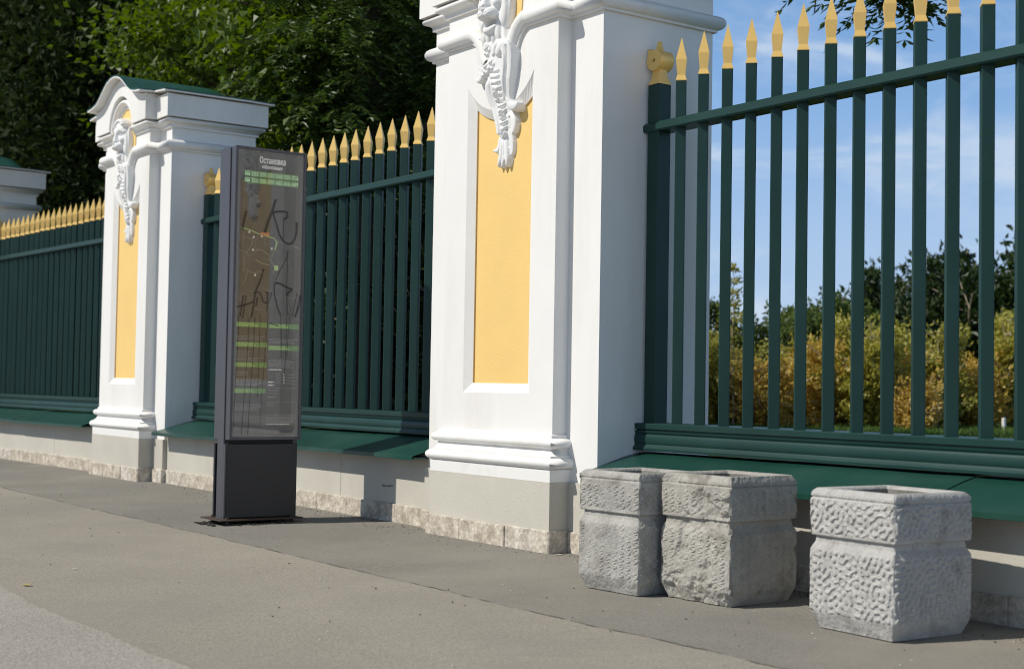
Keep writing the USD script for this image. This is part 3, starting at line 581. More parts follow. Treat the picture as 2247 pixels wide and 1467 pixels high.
# ------------------------------------------------------------------ bus stop sign
def make_sign():
    t = thing('bus_stop_sign', 'tall grey bus stop information sign with glazed route poster and scrawled graffiti', 'sign', (0, 0, 0))
    xf = -3.80; ya, yb = -1.522, -.748; zb, zt = .835, 3.722
    obj('centre_column', box(-4.05, -3.905, ya - .012, yb + .012, .06, zt - .01, .004), M['steel'], t)
    # front and back display cases
    fw = .028
    obj('case', cat(box(-3.90, xf, ya, ya + fw, zb, zt, .003), box(-3.90, xf, yb - fw, yb, zb, zt, .003), box(-3.90, xf, ya + fw, yb - fw, zt - fw, zt, .003), box(-3.90, xf, ya + fw, yb - fw, zb, zb + fw, .003)), M['steel'], t)
    obj('case', box(-4.165, -4.064, ya, yb, zb, zt, .004), M['steel'], t)
    obj('case_seal', box(-4.0638, -4.0502, ya + .004, yb - .004, zb + .002, zt - .004), M['black'], t)
    obj('case_seal', box(-3.8999, -3.888, ya + .002, yb - .002, zb + .002, zt - .002), M['black'], t)
    xp = -3.826
    po = obj('poster', box(xp - .03, xp, ya + fw, yb - fw, zb + fw, zt - fw), M['poster'], t)
    def flat(y0, y1, z0, z1, m, name, lift=.002): return obj(name, box(xp, xp + lift, y0, y1, z0, z1), m, po)
    for y0, y1 in ((ya + fw, ya + fw + .022), (yb - fw - .03, yb - fw)): flat(y0, y1, zb + fw, zt - fw, M['poster_frame'], 'poster_margin', .001)
    flat(ya + fw + .022, yb - fw - .03, zb + fw, zb + fw + .10, M['poster_frame'], 'poster_margin', .001)
    def text(s, y, z, h, m, name='lettering', width=None, bold=False, lift=.003):
        q = meshkit.text_mesh(s, h, .001, bold); v = q.vertices
        if width: v = v * np.array([width / (v[:, 0].max() - v[:, 0].min()), 1, 1])
        v = v - [v[:, 0].min(), 0, 0]
        return obj(name, (np.column_stack([xp + lift + v[:, 2], y + v[:, 0], z + v[:, 1]]), q.faces), m, po)
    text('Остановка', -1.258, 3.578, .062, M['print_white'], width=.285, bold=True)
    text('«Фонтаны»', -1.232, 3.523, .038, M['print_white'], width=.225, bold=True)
    def ln(y0, y1, z, h, m): return (y0, y1, z, z + h, m)
    rows = [['103', '200', '210', '348', '350', '351а'], ['351б', '356', '359', '463', '463а', '489']]
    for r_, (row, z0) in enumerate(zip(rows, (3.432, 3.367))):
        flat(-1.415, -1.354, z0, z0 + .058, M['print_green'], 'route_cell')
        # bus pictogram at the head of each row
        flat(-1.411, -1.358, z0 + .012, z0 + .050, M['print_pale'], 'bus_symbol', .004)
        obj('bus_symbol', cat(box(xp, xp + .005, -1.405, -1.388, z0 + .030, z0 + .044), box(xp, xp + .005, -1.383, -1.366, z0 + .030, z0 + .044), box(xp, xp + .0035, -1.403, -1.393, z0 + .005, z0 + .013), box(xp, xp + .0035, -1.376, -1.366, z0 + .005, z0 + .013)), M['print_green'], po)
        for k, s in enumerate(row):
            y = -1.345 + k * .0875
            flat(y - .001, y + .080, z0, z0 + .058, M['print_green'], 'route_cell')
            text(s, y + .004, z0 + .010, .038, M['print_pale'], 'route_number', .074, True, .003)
    # network map: streets, stops and the you-are-here tag
    def road(pts, w, m, name='map_street', lift=.002):
        p = np.array(pts, float); parts = []
        for a, b in zip(p[:-1], p[1:]):
            d = b - a; L = np.linalg.norm(d); q = box(xp, xp + lift, 0, L, -w * .32, w * .32)
            ang = math.atan2(d[1], d[0]); q.apply_transform(trimesh.transformations.rotation_matrix(ang, (1, 0, 0))); q.apply_translation((0, a[0], a[1])); parts.append(q)
        return obj(name, cat(parts), m, po)
    # map coordinates: (u, v) on the survey, v taken along the sheet
    def mp(u, v): return (np.interp(u, [515, 662], [-1.495, -.786]), np.interp(v, [405, 965], [3.366, .850]) + (u - 521) * .0006)
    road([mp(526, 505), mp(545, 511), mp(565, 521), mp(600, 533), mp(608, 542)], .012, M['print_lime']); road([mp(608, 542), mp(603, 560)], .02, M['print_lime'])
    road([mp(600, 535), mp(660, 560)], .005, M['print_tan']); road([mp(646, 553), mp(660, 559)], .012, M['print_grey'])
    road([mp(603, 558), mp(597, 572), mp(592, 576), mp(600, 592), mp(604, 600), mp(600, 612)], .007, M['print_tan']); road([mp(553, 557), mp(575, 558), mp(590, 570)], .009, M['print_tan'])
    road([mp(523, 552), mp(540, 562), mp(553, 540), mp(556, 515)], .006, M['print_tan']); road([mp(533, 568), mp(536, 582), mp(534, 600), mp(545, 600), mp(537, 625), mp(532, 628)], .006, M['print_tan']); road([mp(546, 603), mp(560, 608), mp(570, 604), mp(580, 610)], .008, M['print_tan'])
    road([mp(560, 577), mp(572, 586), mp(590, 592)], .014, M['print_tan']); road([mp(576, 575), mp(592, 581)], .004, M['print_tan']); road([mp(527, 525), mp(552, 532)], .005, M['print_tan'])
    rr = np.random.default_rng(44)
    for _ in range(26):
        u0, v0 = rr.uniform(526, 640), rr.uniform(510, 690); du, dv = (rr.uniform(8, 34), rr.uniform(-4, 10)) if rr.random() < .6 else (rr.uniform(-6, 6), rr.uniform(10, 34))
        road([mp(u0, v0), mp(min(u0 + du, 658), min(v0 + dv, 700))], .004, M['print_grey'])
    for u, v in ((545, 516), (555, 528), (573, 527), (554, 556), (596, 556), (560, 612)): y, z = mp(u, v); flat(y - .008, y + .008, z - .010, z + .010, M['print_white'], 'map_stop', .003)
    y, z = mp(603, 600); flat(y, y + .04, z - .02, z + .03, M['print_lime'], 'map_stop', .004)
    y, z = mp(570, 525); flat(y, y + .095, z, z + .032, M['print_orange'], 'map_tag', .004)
    # timetable: green heads with lines of small print below them
    r = np.random.default_rng(9)
    heads = [(-1.466, -1.132, 1.944, 1.992), (-1.118, -.785, 1.940, 1.988), (-1.468, -1.132, 1.748, 1.796), (-1.118, -.783, 1.722, 1.771), (-1.470, -1.133, 1.549, 1.597), (-1.472, -1.137, 1.293, 1.342)]
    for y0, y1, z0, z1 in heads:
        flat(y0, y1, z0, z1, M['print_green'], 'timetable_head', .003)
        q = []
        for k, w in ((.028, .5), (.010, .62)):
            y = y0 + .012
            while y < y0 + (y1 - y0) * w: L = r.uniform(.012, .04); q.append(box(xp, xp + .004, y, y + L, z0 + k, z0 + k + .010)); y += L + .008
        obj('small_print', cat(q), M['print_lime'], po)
    def lines(y0, y1, z0, z1, n, m, fill=.9, h=.007):
        q = []
        for k in range(n):
            z = z0 + (z1 - z0) * k / max(1, n - 1); y = y0
            while y < y0 + (y1 - y0) * fill * r.uniform(.8, 1.05): L = r.uniform(.01, .05); q.append(box(xp, xp + .003, y, min(y + L, y1), z, z + h)); y += L + .008
        obj('small_print', cat(q), m, po)
    for a, b, c, d, n in ((-1.46, -1.14, 1.82, 1.85, 3), (-1.46, -1.14, 1.61, 1.64, 3), (-1.46, -1.14, 1.37, 1.43, 6), (-1.46, -1.14, 1.12, 1.18, 6), (-1.11, -.79, 1.79, 1.83, 4), (-1.11, -.79, 1.55, 1.62, 7), (-1.46, -1.30, 1.66, 1.70, 3), (-1.46, -1.33, 1.47, 1.50, 3)):
        lines(a, b, c, d, n, M['print_grey'])
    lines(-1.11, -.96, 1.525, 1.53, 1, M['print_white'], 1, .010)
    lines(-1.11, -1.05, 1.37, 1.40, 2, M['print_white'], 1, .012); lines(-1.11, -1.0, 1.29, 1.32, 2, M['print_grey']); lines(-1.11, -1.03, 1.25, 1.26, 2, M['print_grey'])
    lines(-1.03, -.97, 1.40, 1.49, 5, M['print_grey']); lines(-.90, -.80, 1.39, 1.48, 4, M['print_grey'])
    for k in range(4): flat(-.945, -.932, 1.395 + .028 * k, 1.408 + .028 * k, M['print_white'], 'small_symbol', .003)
    for z in (1.345, 1.205, 1.075): flat(-1.12, -.80, z, z + .004, M['print_grey'], 'rule', .003)
    lines(-1.12, -1.05, 1.165, 1.185, 2, M['print_grey']); lines(-1.12, -.80, 1.01, 1.06, 4, M['print_grey'], 1, .004); lines(-1.12, -.87, .985, .99, 1, M['print_white'], 1, .005)
    # glass pane and marker scrawl on its outside
    gl = obj('glass_pane', box(-3.812, -3.806, ya + fw - .002, yb - fw + .002, zb + fw - .002, zt - fw + .002), M['glass'], t)
    xg = -3.806
    def scrawl(pts, w, name='graffiti'):
        p = np.array([mp(u, v) for u, v in pts]); 
        if len(p) > 2:
            from scipy.interpolate import PchipInterpolator
            s = np.concatenate([[0], np.cumsum(np.linalg.norm(np.diff(p, axis=0), axis=1))]); q = np.linspace(0, s[-1], 12 * len(p)); p = np.column_stack([PchipInterpolator(s, p[:, k])(q) for k in range(2)])
        d = np.gradient(p, axis=0); d /= np.linalg.norm(d, axis=1)[:, None] + 1e-9; nrm = np.column_stack([-d[:, 1], d[:, 0]])
        ww = w / 2 * (1 + .25 * np.sin(np.arange(len(p)) * 1.7))
        a, b = p + nrm * ww[:, None], p - nrm * ww[:, None]
        V = np.vstack([np.column_stack([np.full(len(p), xg + .0015), a]), np.column_stack([np.full(len(p), xg + .0015), b])])
        obj(name, (V, grid_faces(2, len(p))), M['ink'], gl)
    for pts, w in (
        ([(535, 470), (531, 490), (527, 510)], .026), ([(600, 447), (594, 470), (585, 495), (578, 520)], .028),
        ([(595, 476), (612, 474), (628, 477), (628, 486), (620, 492)], .022), ([(595, 476), (603, 500), (611, 525), (620, 540), (633, 548), (645, 540), (650, 520), (650, 500)], .022),
        ([(619, 488), (619, 510), (620, 545)], .010), ([(631, 562), (628, 580), (617, 600), (605, 625)], .008), ([(631, 562), (631, 600), (630, 640), (632, 700)], .007),
        ([(602, 632), (612, 634), (626, 642), (644, 651)], .020), ([(641, 654), (632, 660), (634, 662)], .022), ([(633, 662), (634, 690), (632, 710)], .008),
        ([(602, 634), (602, 650), (608, 680), (618, 705)], .016), ([(518, 679), (530, 677), (545, 674), (556, 670)], .016), ([(533, 655), (530, 680), (527, 700)], .016), ([(539, 655), (536, 680), (532, 705)], .014),
        ([(577, 600), (570, 625), (560, 650), (556, 680), (552, 705)], .020), ([(556, 652), (566, 650), (572, 656), (578, 672), (584, 676), (588, 655), (582, 652)], .018), ([(596, 652), (594, 665), (588, 680), (586, 695)], .012), ([(565, 660), (562, 680)], .016),
        ([(663, 665), (658, 690), (650, 712)], .022), ([(655, 660), (648, 690), (645, 712)], .008),
        ([(524, 700), (523, 760), (520, 860), (517, 955)], .006), ([(547, 705), (546, 760), (541, 860), (536, 960)], .007), ([(560, 705), (558, 780), (553, 880), (550, 962)], .008), ([(572, 700), (571, 780), (570, 880)], .006), ([(590, 700), (586, 760), (580, 870), (577, 945)], .006), ([(632, 700), (631, 790), (628, 860)], .006), ([(617, 700), (620, 760), (621, 800)], .008), ([(640, 690), (636, 750), (634, 800)], .006), ([(592, 722), (604, 725), (614, 730)], .014)):
        scrawl(pts, w)
    # pedestal, its side gap, the rusty base plate and stud bolts
    obj('pedestal_panel', box(-3.86, -3.828, -1.535, -.770, .075, .795, .004), M['steel_dark'], t)
    obj('pedestal_edge', box(-3.862, -3.826, -1.553, -1.536, .075, .795, .002), M['steel'], t)
    obj('pedestal_core', box(-4.02, -3.87, -1.50, -.80, .06, .83), M['black'], t)
    obj('pedestal_panel', box(-4.13, -4.10, -1.535, -.770, .075, .795, .004), M['steel_dark'], t)
    for z in (.23, .70): 
        b = trimesh.creation.cylinder(.007, .012, sections=10); b.apply_transform(trimesh.transformations.rotation_matrix(math.pi / 2, (1, 0, 0))); b.apply_translation((-3.885, -1.505, z)); obj('bolt', b, M['steel'], t)
    obj('base_plate', box(-4.22, -3.74, -1.62, -.73, .052, .066, .002), M['rust'], t)
    for x in (-4.15, -3.81):
        for y in (-1.52, -.83):
            b = trimesh.creation.cylinder(.018, .08, sections=10); b.apply_translation((x, y, .045)); obj('stud_bolt', b, M['rust'], t)
    return t
make_sign()
rg = np.random.default_rng(31)
def grit(n, fx, fy, zf, r0, r1, m, name, **d):
    ms = []
    for k in range(n):
        b = trimesh.creation.icosahedron(); b.vertices = b.vertices * rg.uniform(.6, 1.2, b.vertices.shape) * rg.uniform(r0, r1) * [1, 1, .6]
        x, y = fx(), fy(); b.apply_translation((x, y, zf(y))); ms.append(b)
    return obj(name, cat(ms), m, None, kind='stuff', **d)
grit(170, lambda: rg.uniform(-4.2, -3.66), lambda: rg.uniform(-1.70, -.78), lambda y: .012, .012, .034, M['dark_bit'], 'rubble', label='dark rubble in the broken asphalt under the bus stop sign', category='rubble')

# ------------------------------------------------------------------ concrete planters
def make_planter(label, loc, yaw, half, Ht, kind, m, seed):
    t = thing('concrete_planter', label, 'planter', loc, math.degrees(yaw), 'square concrete planters by the wall')
    r = np.random.default_rng(seed)
    ns, nz = 180, 190
    side = 2 * half
    # profile: height -> inset from the full half width
    zp = np.array([0, .012, .085, .10, .455, .472, .500, .534, .539, .565, .755, .758, .764, .768, .785, .80, Ht]); ip = np.array([.038, .034, .004, 0, 0, .007, .022, .025, .002, 0, 0, .007, .007, .0, .002, .010, .026])
    zs = np.linspace(0, Ht, nz); ins = np.interp(zs, zp, ip)
    s = (np.arange(ns) + .0) / ns * side - half
    P, Nn, UV = [], [], []
    relief = []
    for q in range(4):
        SS, ZZ = np.meshgrid(s, zs)
        # worm or S shaped ridges drawn as sampled curves
        pts = []
        if kind == 'worm':
            N_ = 512; step = .0026
            k_ = np.fft.fftfreq(N_, step); KX, KZ = np.meshgrid(k_, k_); KK = np.hypot(KX, KZ)
            W_ = np.real(np.fft.ifft2(np.fft.fft2(r.normal(size=(N_, N_))) * np.exp(-((KK - 25.0) / 1.9) ** 2))); W_ /= W_.std()
            from scipy.ndimage import map_coordinates
            n_ = map_coordinates(W_, [ZZ / step, (SS + half) / step], order=1, mode='wrap')
            band = np.clip(np.minimum(np.minimum(ZZ - .095, .462 - ZZ), 9) / .012, 0, 1) + np.clip(np.minimum(ZZ - .556, .752 - ZZ) / .010, 0, 1)
            side_m = np.clip((half - np.abs(SS) - .004) / .012, 0, 1)
            rel = .0100 * np.sqrt(np.clip((n_ - .22) / .8, 0, 1)) * np.clip(band, 0, 1) * side_m
        else:
            zr = list(np.arange(.132, .45, .052)) + list(np.arange(.592, .745, .052))
            for z in zr:
                for a in np.arange(-half + .04, half - .02, .066):
                    if r.random() < .12: continue
                    tt = np.linspace(-1, 1, 16); am = r.uniform(.8, 1.1)
                    pts += [(a - .0175 * am * math.sin(3.7 * u), z + .0195 * u) for u in tt]
            w, hgt = .0066, .0062
            d, _ = cKDTree(np.array(pts)).query(np.column_stack([SS.ravel(), ZZ.ravel()]))
            rel = hgt * np.sqrt(np.clip(1 - (d / w) ** 2, 0, 1)).reshape(SS.shape)
        if kind != 'worm': rel *= np.clip(meshkit.fbm(np.stack([SS * 5 + q * 7, ZZ * 5, SS * 0], -1), 3, seed) * 3 - .55, 0.15, 1)
        # broken edges and pitted skin
        n3 = meshkit.fbm(np.stack([SS * 9 + 13 * q, ZZ * 9, SS * 0 + seed], -1), 4, seed); n4 = meshkit.fbm(np.stack([SS * 45 + 13 * q, ZZ * 45, SS * 0 + seed], -1), 3, seed + 3)
        edge = np.exp(-((half - np.abs(SS)) / .035) ** 2) + np.exp(-((ZZ - .09) / .06) ** 2) * 1.1 + .7 * np.exp(-((ZZ - .46) / .03) ** 2) + .7 * np.exp(-((ZZ - .57) / .03) ** 2) + .4 * np.exp(-((ZZ - Ht) / .04) ** 2)
        wear = {'worm': .18, 's': .32, 'worn': .55}[kind]
        ero = np.clip(n3 - .47, 0, 1) * .12 * edge * wear + (n4 - .5) * .006
        if kind == 'worn':
            ero += np.where(q == 0, 1, 0) * .085 * np.clip(n3 + .32 * np.exp(-((SS - .20) / .16) ** 2 - ((ZZ - .60) / .07) ** 2) - .60, 0, .3); rel *= np.clip(1 - ero * 60, 0.1, 1)
        inset = ins[:, None] - rel + ero
        hw = half - inset
        sc = SS * (half - ins[:, None]) / half
        A = {0: (sc, -hw), 1: (hw, sc), 2: (-sc, hw), 3: (-hw, -sc)}[q]
        relief.append(np.stack([A[0], A[1], ZZ], -1))
    V = np.concatenate(relief, 1)               # nz x 4ns x 3
    # round the vertical arrises where two faces meet
    corner_r = .012
    rad = np.maximum(np.abs(V[..., 0]), np.abs(V[..., 1])); mn = np.minimum(np.abs(V[..., 0]), np.abs(V[..., 1]))
    pull = np.clip((mn - (half - corner_r - ins[:, None])) / corner_r, 0, 1) ** 2 * corner_r * .4
    V[..., 0] -= np.sign(V[..., 0]) * pull; V[..., 1] -= np.sign(V[..., 1]) * pull
    m4 = 4 * ns
    top = V[-1]
    # rim and hollow: rings going in and down
    ang = top[:, :2] / np.maximum(np.abs(top[:, 0]), np.abs(top[:, 1]))[:, None]
    rings = [np.column_stack([ang * (half - i_), np.full(m4, z_)]) for i_, z_ in ((.045, Ht + .002), (.075, Ht - .004), (.083, Ht - .02))]
    ob_v = np.vstack([V.reshape(-1, 3)] + rings); f = grid_faces(nz + 3, m4, True)
    obj('shell', (ob_v, f), m, t, 55)
    ins_r = [np.column_stack([ang[::4] * (half - i_), np.full(m4 // 4, z_)]) for i_, z_ in ((.083, Ht - .018), (.088, .45))]
    obj('hollow', (np.vstack(ins_r), grid_faces(2, m4 // 4, True)), M['concrete_dark'], t)
    k = 24; gx, gy = np.meshgrid(np.linspace(-1, 1, k), np.linspace(-1, 1, k)); gz = .56 + .05 * meshkit.fbm(np.stack([gx * 3, gy * 3, gx * 0 + seed], -1), 3, 2)
    obj('soil', (np.column_stack([gx.ravel() * (half - .084), gy.ravel() * (half - .084), gz.ravel()]), grid_faces(k, k)), M['soil'], t)
    return t
make_planter('left grey concrete planter with rows of small S marks, nearest the pillar', (1.535, -.86, ground_z(-.86) + .004), .06, .300, .814, 's', M['concrete'], 3)
make_planter('chipped tan concrete planter with worn S marks, second from the pillar', (2.194, -.652, ground_z(-.65) + .004), .034, .318, .824, 'worn', M['concrete_tan'], 7)
make_planter('pale concrete planter covered in worm-like ridges, standing apart at the right', (3.572, -.698, ground_z(-.7) + .004), -.044, .325, .814, 'worm', M['concrete_pale'], 12)

# ------------------------------------------------------------------ small litter on the pavement
def on_ground(u, v):
    d = F + R * (u - PW / 2) / FPX + U * (PH / 2 - v) / FPX; t = -CAM[2] / d[2]; return CAM + t * d
gz0 = lambda y: float(ground_z(y)) + .004
grit(110, lambda: rg.uniform(-11, 5.0), lambda: -4.4 + 4.3 * rg.random() ** .7, gz0, .003, .008, M['pale_bit'], 'grit', label='pale grit scattered over the asphalt pavement', category='grit')
grit(130, lambda: rg.uniform(-11, 5.0), lambda: -4.4 + 4.3 * rg.random() ** .6, gz0, .003, .009, M['dark_bit'], 'grit', label='dark crumbs of soil scattered over the asphalt pavement', category='grit')
grit(700, lambda: rg.uniform(-9, 4.5), lambda: .0 - .5 * rg.random() ** 2.5 - (.1), gz0, .0025, .008, M['soil'], 'debris', label='brown dirt and crumbs gathered along the foot of the wall', category='dirt')
def leaf_on_ground(u, v, s, label, m, rz):
    p = on_ground(u, v); z = gz0(p[1])
    o = [(-.5, 0, .0), (-.25, .22, .04), (-.1, .12, .02), (.05, .34, .06), (.2, .14, .02), (.5, .05, .05), (.2, -.14, .01), (.05, -.32, .05), (-.1, -.12, .01), (-.25, -.2, .03)]
    V = np.array([(0, 0, .03)] + o) * s; n = len(o)
    fs = [[0, 1 + i, 1 + (i + 1) % n] for i in range(n)]
    V2 = V - [0, 0, .003]; F2 = [[a + n + 1, c + n + 1, b + n + 1] for a, b, c in fs]
    q = trimesh.Trimesh(np.vstack([V, V2]), fs + F2, process=False)
    q.apply_transform(trimesh.transformations.rotation_matrix(rz, (0, 0, 1))); q.apply_translation((p[0], p[1], z + .004))
    return obj('fallen_leaf', q, m, None, label=label, category='leaf')
leaf_on_ground(58, 1284, .085, 'yellow fallen leaf on the brown asphalt at lower left', M['dead_leaf'], .4)
leaf_on_ground(165, 1248, .045, 'small white scrap on the brown asphalt above the yellow leaf', M['scrap'], 1.2)
leaf_on_ground(313, 1088, .06, 'white scrap on the grey asphalt left of the bus stop sign', M['scrap'], .3)
leaf_on_ground(1228, 1226, .05, 'white scrap at the foot of the nearest pillar', M['scrap'], .8)

def on_wall(u, v, y=.0275):
    d = F + R * (u - PW / 2) / FPX + U * (PH / 2 - v) / FPX; return CAM + d * ((y - CAM[1]) / d[1])
q = [on_wall(*p) for p in [(838, 1066), (840, 1062), (842, 1067), (845, 1066), (846, 1063), (848, 1067), (851, 1065), (854, 1064), (853, 1067), (857, 1066), (859, 1063), (862, 1066)]]
obj('scribble', tube(np.array(q), .0028, 4), M['dark_bit'], None, label='small dark scribble on the low wall between sign and nearest pillar', category='scribble')
# ------------------------------------------------------------------ vegetation
def leaves(P, D, L, W, seed, fold=.25, up=0.0):
    """two-triangle folded leaves at P along D"""
    r = np.random.default_rng(seed); n = len(P)
    D = D / (np.linalg.norm(D, axis=1)[:, None] + 1e-9)
    A = np.cross(D, r.normal(size=(n, 3)) * (1 - .55 * (up > 0)) + to_sun * [1, 1, 1] * up * 2); A /= np.linalg.norm(A, axis=1)[:, None] + 1e-9; N = np.cross(D, A)
    L = np.broadcast_to(L, n)[:, None] * r.uniform(.7, 1.25, (n, 1)); W = np.broadcast_to(W, n)[:, None] * r.uniform(.75, 1.2, (n, 1))
    b = P; tip = P + D * L - N * L * .12; l = P + D * L * .45 + A * W / 2 + N * W * fold; q = P + D * L * .45 - A * W / 2 + N * W * fold
    V = np.stack([b, l, tip, q], 1).reshape(-1, 3); i = np.arange(n)[:, None] * 4
    return V, np.vstack([i + [0, 1, 2], i + [0, 2, 3]])
def crown_points(n_cl, per, rx, rz, zc, seed, shell=.55, cl_r=.6, low=None):
    r = np.random.default_rng(seed)
    d = r.normal(size=(n_cl, 3)); d /= np.linalg.norm(d, axis=1)[:, None]
    rad = (shell + (1 - shell) * r.random(n_cl)) * (.80 + .35 * meshkit.fbm(d * 2.2 + 5, 3, seed))
    C = d * rad[:, None] * [rx, rx, rz] + [0, 0, zc]
    if low is not None: C = C[C[:, 2] > low]
    P = np.repeat(C, per, 0) + r.normal(size=(len(C) * per, 3)) * [cl_r * .5, cl_r * .5, cl_r * .36]
    D = P - np.repeat(C, per, 0); D = D / (np.linalg.norm(D, axis=1)[:, None] + 1e-9) + r.normal(size=P.shape) * .5 + [0, 0, -.25]
    return C, P, D
def trunk(h, r0, seed, bends=.15, limbs=(), z0=-.2):
    r = np.random.default_rng(seed); n = 14; z = np.linspace(z0, h, n); x = np.cumsum(r.normal(0, bends * .12, n)); y = np.cumsum(r.normal(0, bends * .12, n)); x -= x[1]; y -= y[1]
    rad = r0 * (1 - .72 * (z - z0) / (h - z0)) + r0 * .35 * np.exp(-(z - z0) / .4)
    ms = [tube(np.column_stack([x, y, z]), rad, 10)]
    for k in range(limbs[0] if limbs else 0):
        zz = r.uniform(limbs[1], h * .95); i = int(np.clip(np.searchsorted(z, zz), 1, n - 1)); a = r.uniform(0, 2 * math.pi); L = limbs[2] * r.uniform(.6, 1)
        s = np.linspace(0, 1, 8)[:, None]; p0 = np.array([x[i], y[i], z[i]])
        q = p0 + s * np.array([math.cos(a), math.sin(a), .55]) * L + np.array([0, 0, -1]) * .18 * L * s ** 2 + r.normal(0, .05, (8, 3)) * s
        ms.append(tube(q, np.linspace(rad[i] * .45, .02, 8), 6))
    return cat(ms)
def at(u, t, z=.60):
    p = ray_at(u, 850, t); return (p[0], p[1], z)

# -- dark broad-leaved trees of the wood
def make_wood_tree():
    t = thing('broadleaf_tree', 'tall dark leafy tree left above the arched pillar roof', 'tree', at(230, 40), 0, 'dark trees of the wood')
    obj('trunk', trunk(9.5, .34, 1, .3, (9, 3, 4)), M['bark'], t, True)
    C, P, D = crown_points(520, 85, 5.2, 6.6, 8.0, 2, .35, 1.25, 1.6)
    obj('crown', leaves(P, D, .30, .19, 3), M['leaf_dark'], t)
    return t
wt = make_wood_tree()
WOOD = {60: 'dark leafy tree at the left edge, above the far end of the fence', 400: 'dark leafy tree just right of the arched pillar roof', 560: 'dark leafy tree behind the bus stop sign', 900: 'dark leafy tree beside the nearest pillar'}
for k, (u, tt, rz, sc) in enumerate([(60, 47, 40, 1.0), (400, 36, 100, .95), (560, 37, 200, 1.0), (860, 48, 290, 1.2), (320, 52, 20, 1.15), (690, 50, 150, 1.15), (850, 44, 70, 1.0), (-130, 52, 120, 1.1), (150, 60, 210, 1.2), (820, 62, 310, 1.25), (520, 66, 10, 1.3)]):
    dup(wt, at(u, tt), rz, WOOD.get(u, 'dark tree of the back rows, deep in the wood behind the fence'), scale=(sc, sc, sc))
# -- the ash with hanging feathery leaves
def fronds(C, n_per, seed, L=.55, droop=.6, leaf=(.17, .06), spread=.8):
    r = np.random.default_rng(seed); P, D = [], []
    for c in C:
        for _ in range(n_per):
            a = r.uniform(0, 2 * math.pi); d = np.array([math.cos(a), math.sin(a), r.uniform(-.3, .3)]); p0 = c + r.normal(0, .25 * spread, 3); Lf = L * r.uniform(.7, 1.2)
            sdir = np.cross(d, [0, 0, 1]); sdir /= np.linalg.norm(sdir)
            for k in range(7):
                s = (k + 1) / 7; q = p0 + d * Lf * s + np.array([0, 0, -droop * Lf * s * s])
                for sg in (-1, 1):
                    P.append(q); D.append(sdir * sg * .9 + d * .5 + [0, 0, -.45] + r.normal(0, .12, 3))
            P.append(q); D.append(d + [0, 0, -.9])
    return leaves(np.array(P), np.array(D), leaf[0], leaf[1], seed + 1, .12, .35)
t = thing('ash_tree', 'ash tree with feathery hanging leaves and dark trunk between the two nearer pillars', 'tree', at(800, 22), scale=.86)
obj('trunk', trunk(13, .36, 5, .10, (10, 4.2, 4.5)), M['bark'], t, True)
r_ = np.random.default_rng(8)
C1, _, _ = crown_points(300, 1, 2.5, 4.4, 7.6, 9, .45, .5, 2.6)
C1 = C1[np.hypot(C1[:, 0], C1[:, 1]) > .8]
obj('crown', fronds(C1, 11, 10), M['leaf_ash'], t)
# -- bright young maple whose sprays catch the sun left of the ash
mb = np.array(at(560, 27))
t = thing('maple_tree', 'maple with bright lime green sprays catching sun above the middle pillar', 'tree', mb)
d_ = np.random.default_rng(16)
uv = [(330, 60), (350, 85), (380, 45), (320, 95), (405, 90), (430, 40), (450, 80), (470, 20), (490, 60), (520, 95), (540, 70), (420, 120), (400, 150), (310, 120), (560, 30), (590, 55), (620, 75), (650, 90), (680, 60), (700, 85), (660, 120), (690, 140), (650, 170), (620, 230), (640, 250), (600, 260), (720, 110), (500, 110), (345, 20), (560, 110), (630, 300), (590, 285), (680, 215), (610, 150), (580, 175), (670, 30), (640, 20), (530, 20)]
Cs = np.array([ray_at(u, v, d_.uniform(24.5, 27) if u < 500 else d_.uniform(20.8, 22.6)) for u, v in uv]) - mb
P_ = np.repeat(Cs, 80, 0) + d_.normal(size=(len(Cs) * 80, 3)) * [.30, .30, .15]; D_ = d_.normal(size=P_.shape) * .7 + [0, -.3, -.35]
C2, P2_, D2_ = crown_points(150, 70, 2.8, 3.4, 7.2, 18, .3, 1.0, 4.2)
lim = []
for c in Cs:
    q = np.linspace(0, 1, 7)[:, None]; p0 = np.array([0, 0, np.clip(c[2] - 1.6, 3.4, 8.4)]); lim.append(tube(p0 + (c - p0) * q + np.array([0, 0, .5]) * np.sin(q * math.pi), np.linspace(.05, .012, 7), 5))
obj('trunk', cat(trunk(9, .2, 15, .2, (4, 4, 2.6)), *lim), M['bark'], t, True)
obj('crown', leaves(np.vstack([P_, P2_]), np.vstack([D_, D2_]), .165, .125, 19, .25, .25), M['leaf_lime'], t)
# -- tree beyond the near pillar, only its hanging twigs reach into view
base = np.array(at(1330, 20))
t = thing('ash_tree', 'tree behind the nearest pillar, leafy twigs hanging in from the top edge', 'tree', base)
obj('trunk', trunk(9.5, .3, 25, .1, (6, 7.6, 3)), M['bark'], t, True)
C3, _, _ = crown_points(150, 1, 4.2, 2.2, 10.6, 27, .5, .5, 8.6)
hang = [ray_at(u, v, 17.5) - base for u, v in ((1870, -60), (1905, -30), (1940, -20), (1985, -40), (1995, -10), (1920, -70), (1960, -60), (1960, -120), (2000, -90), (1840, -95))]
obj('crown', cat(trimesh.Trimesh(*fronds(C3, 10, 28), process=False), trimesh.Trimesh(*fronds(hang, 9, 29, .42, .75, (.17, .055), .45), process=False)), M['leaf_ash'], t)
bp = np.array([[0, 0, 8.3], ray_at(1600, -260, 18.5) - base, ray_at(1800, -190, 17.8) - base, ray_at(1920, -100, 17.5) - base, ray_at(1985, -55, 17.4) - base]); 
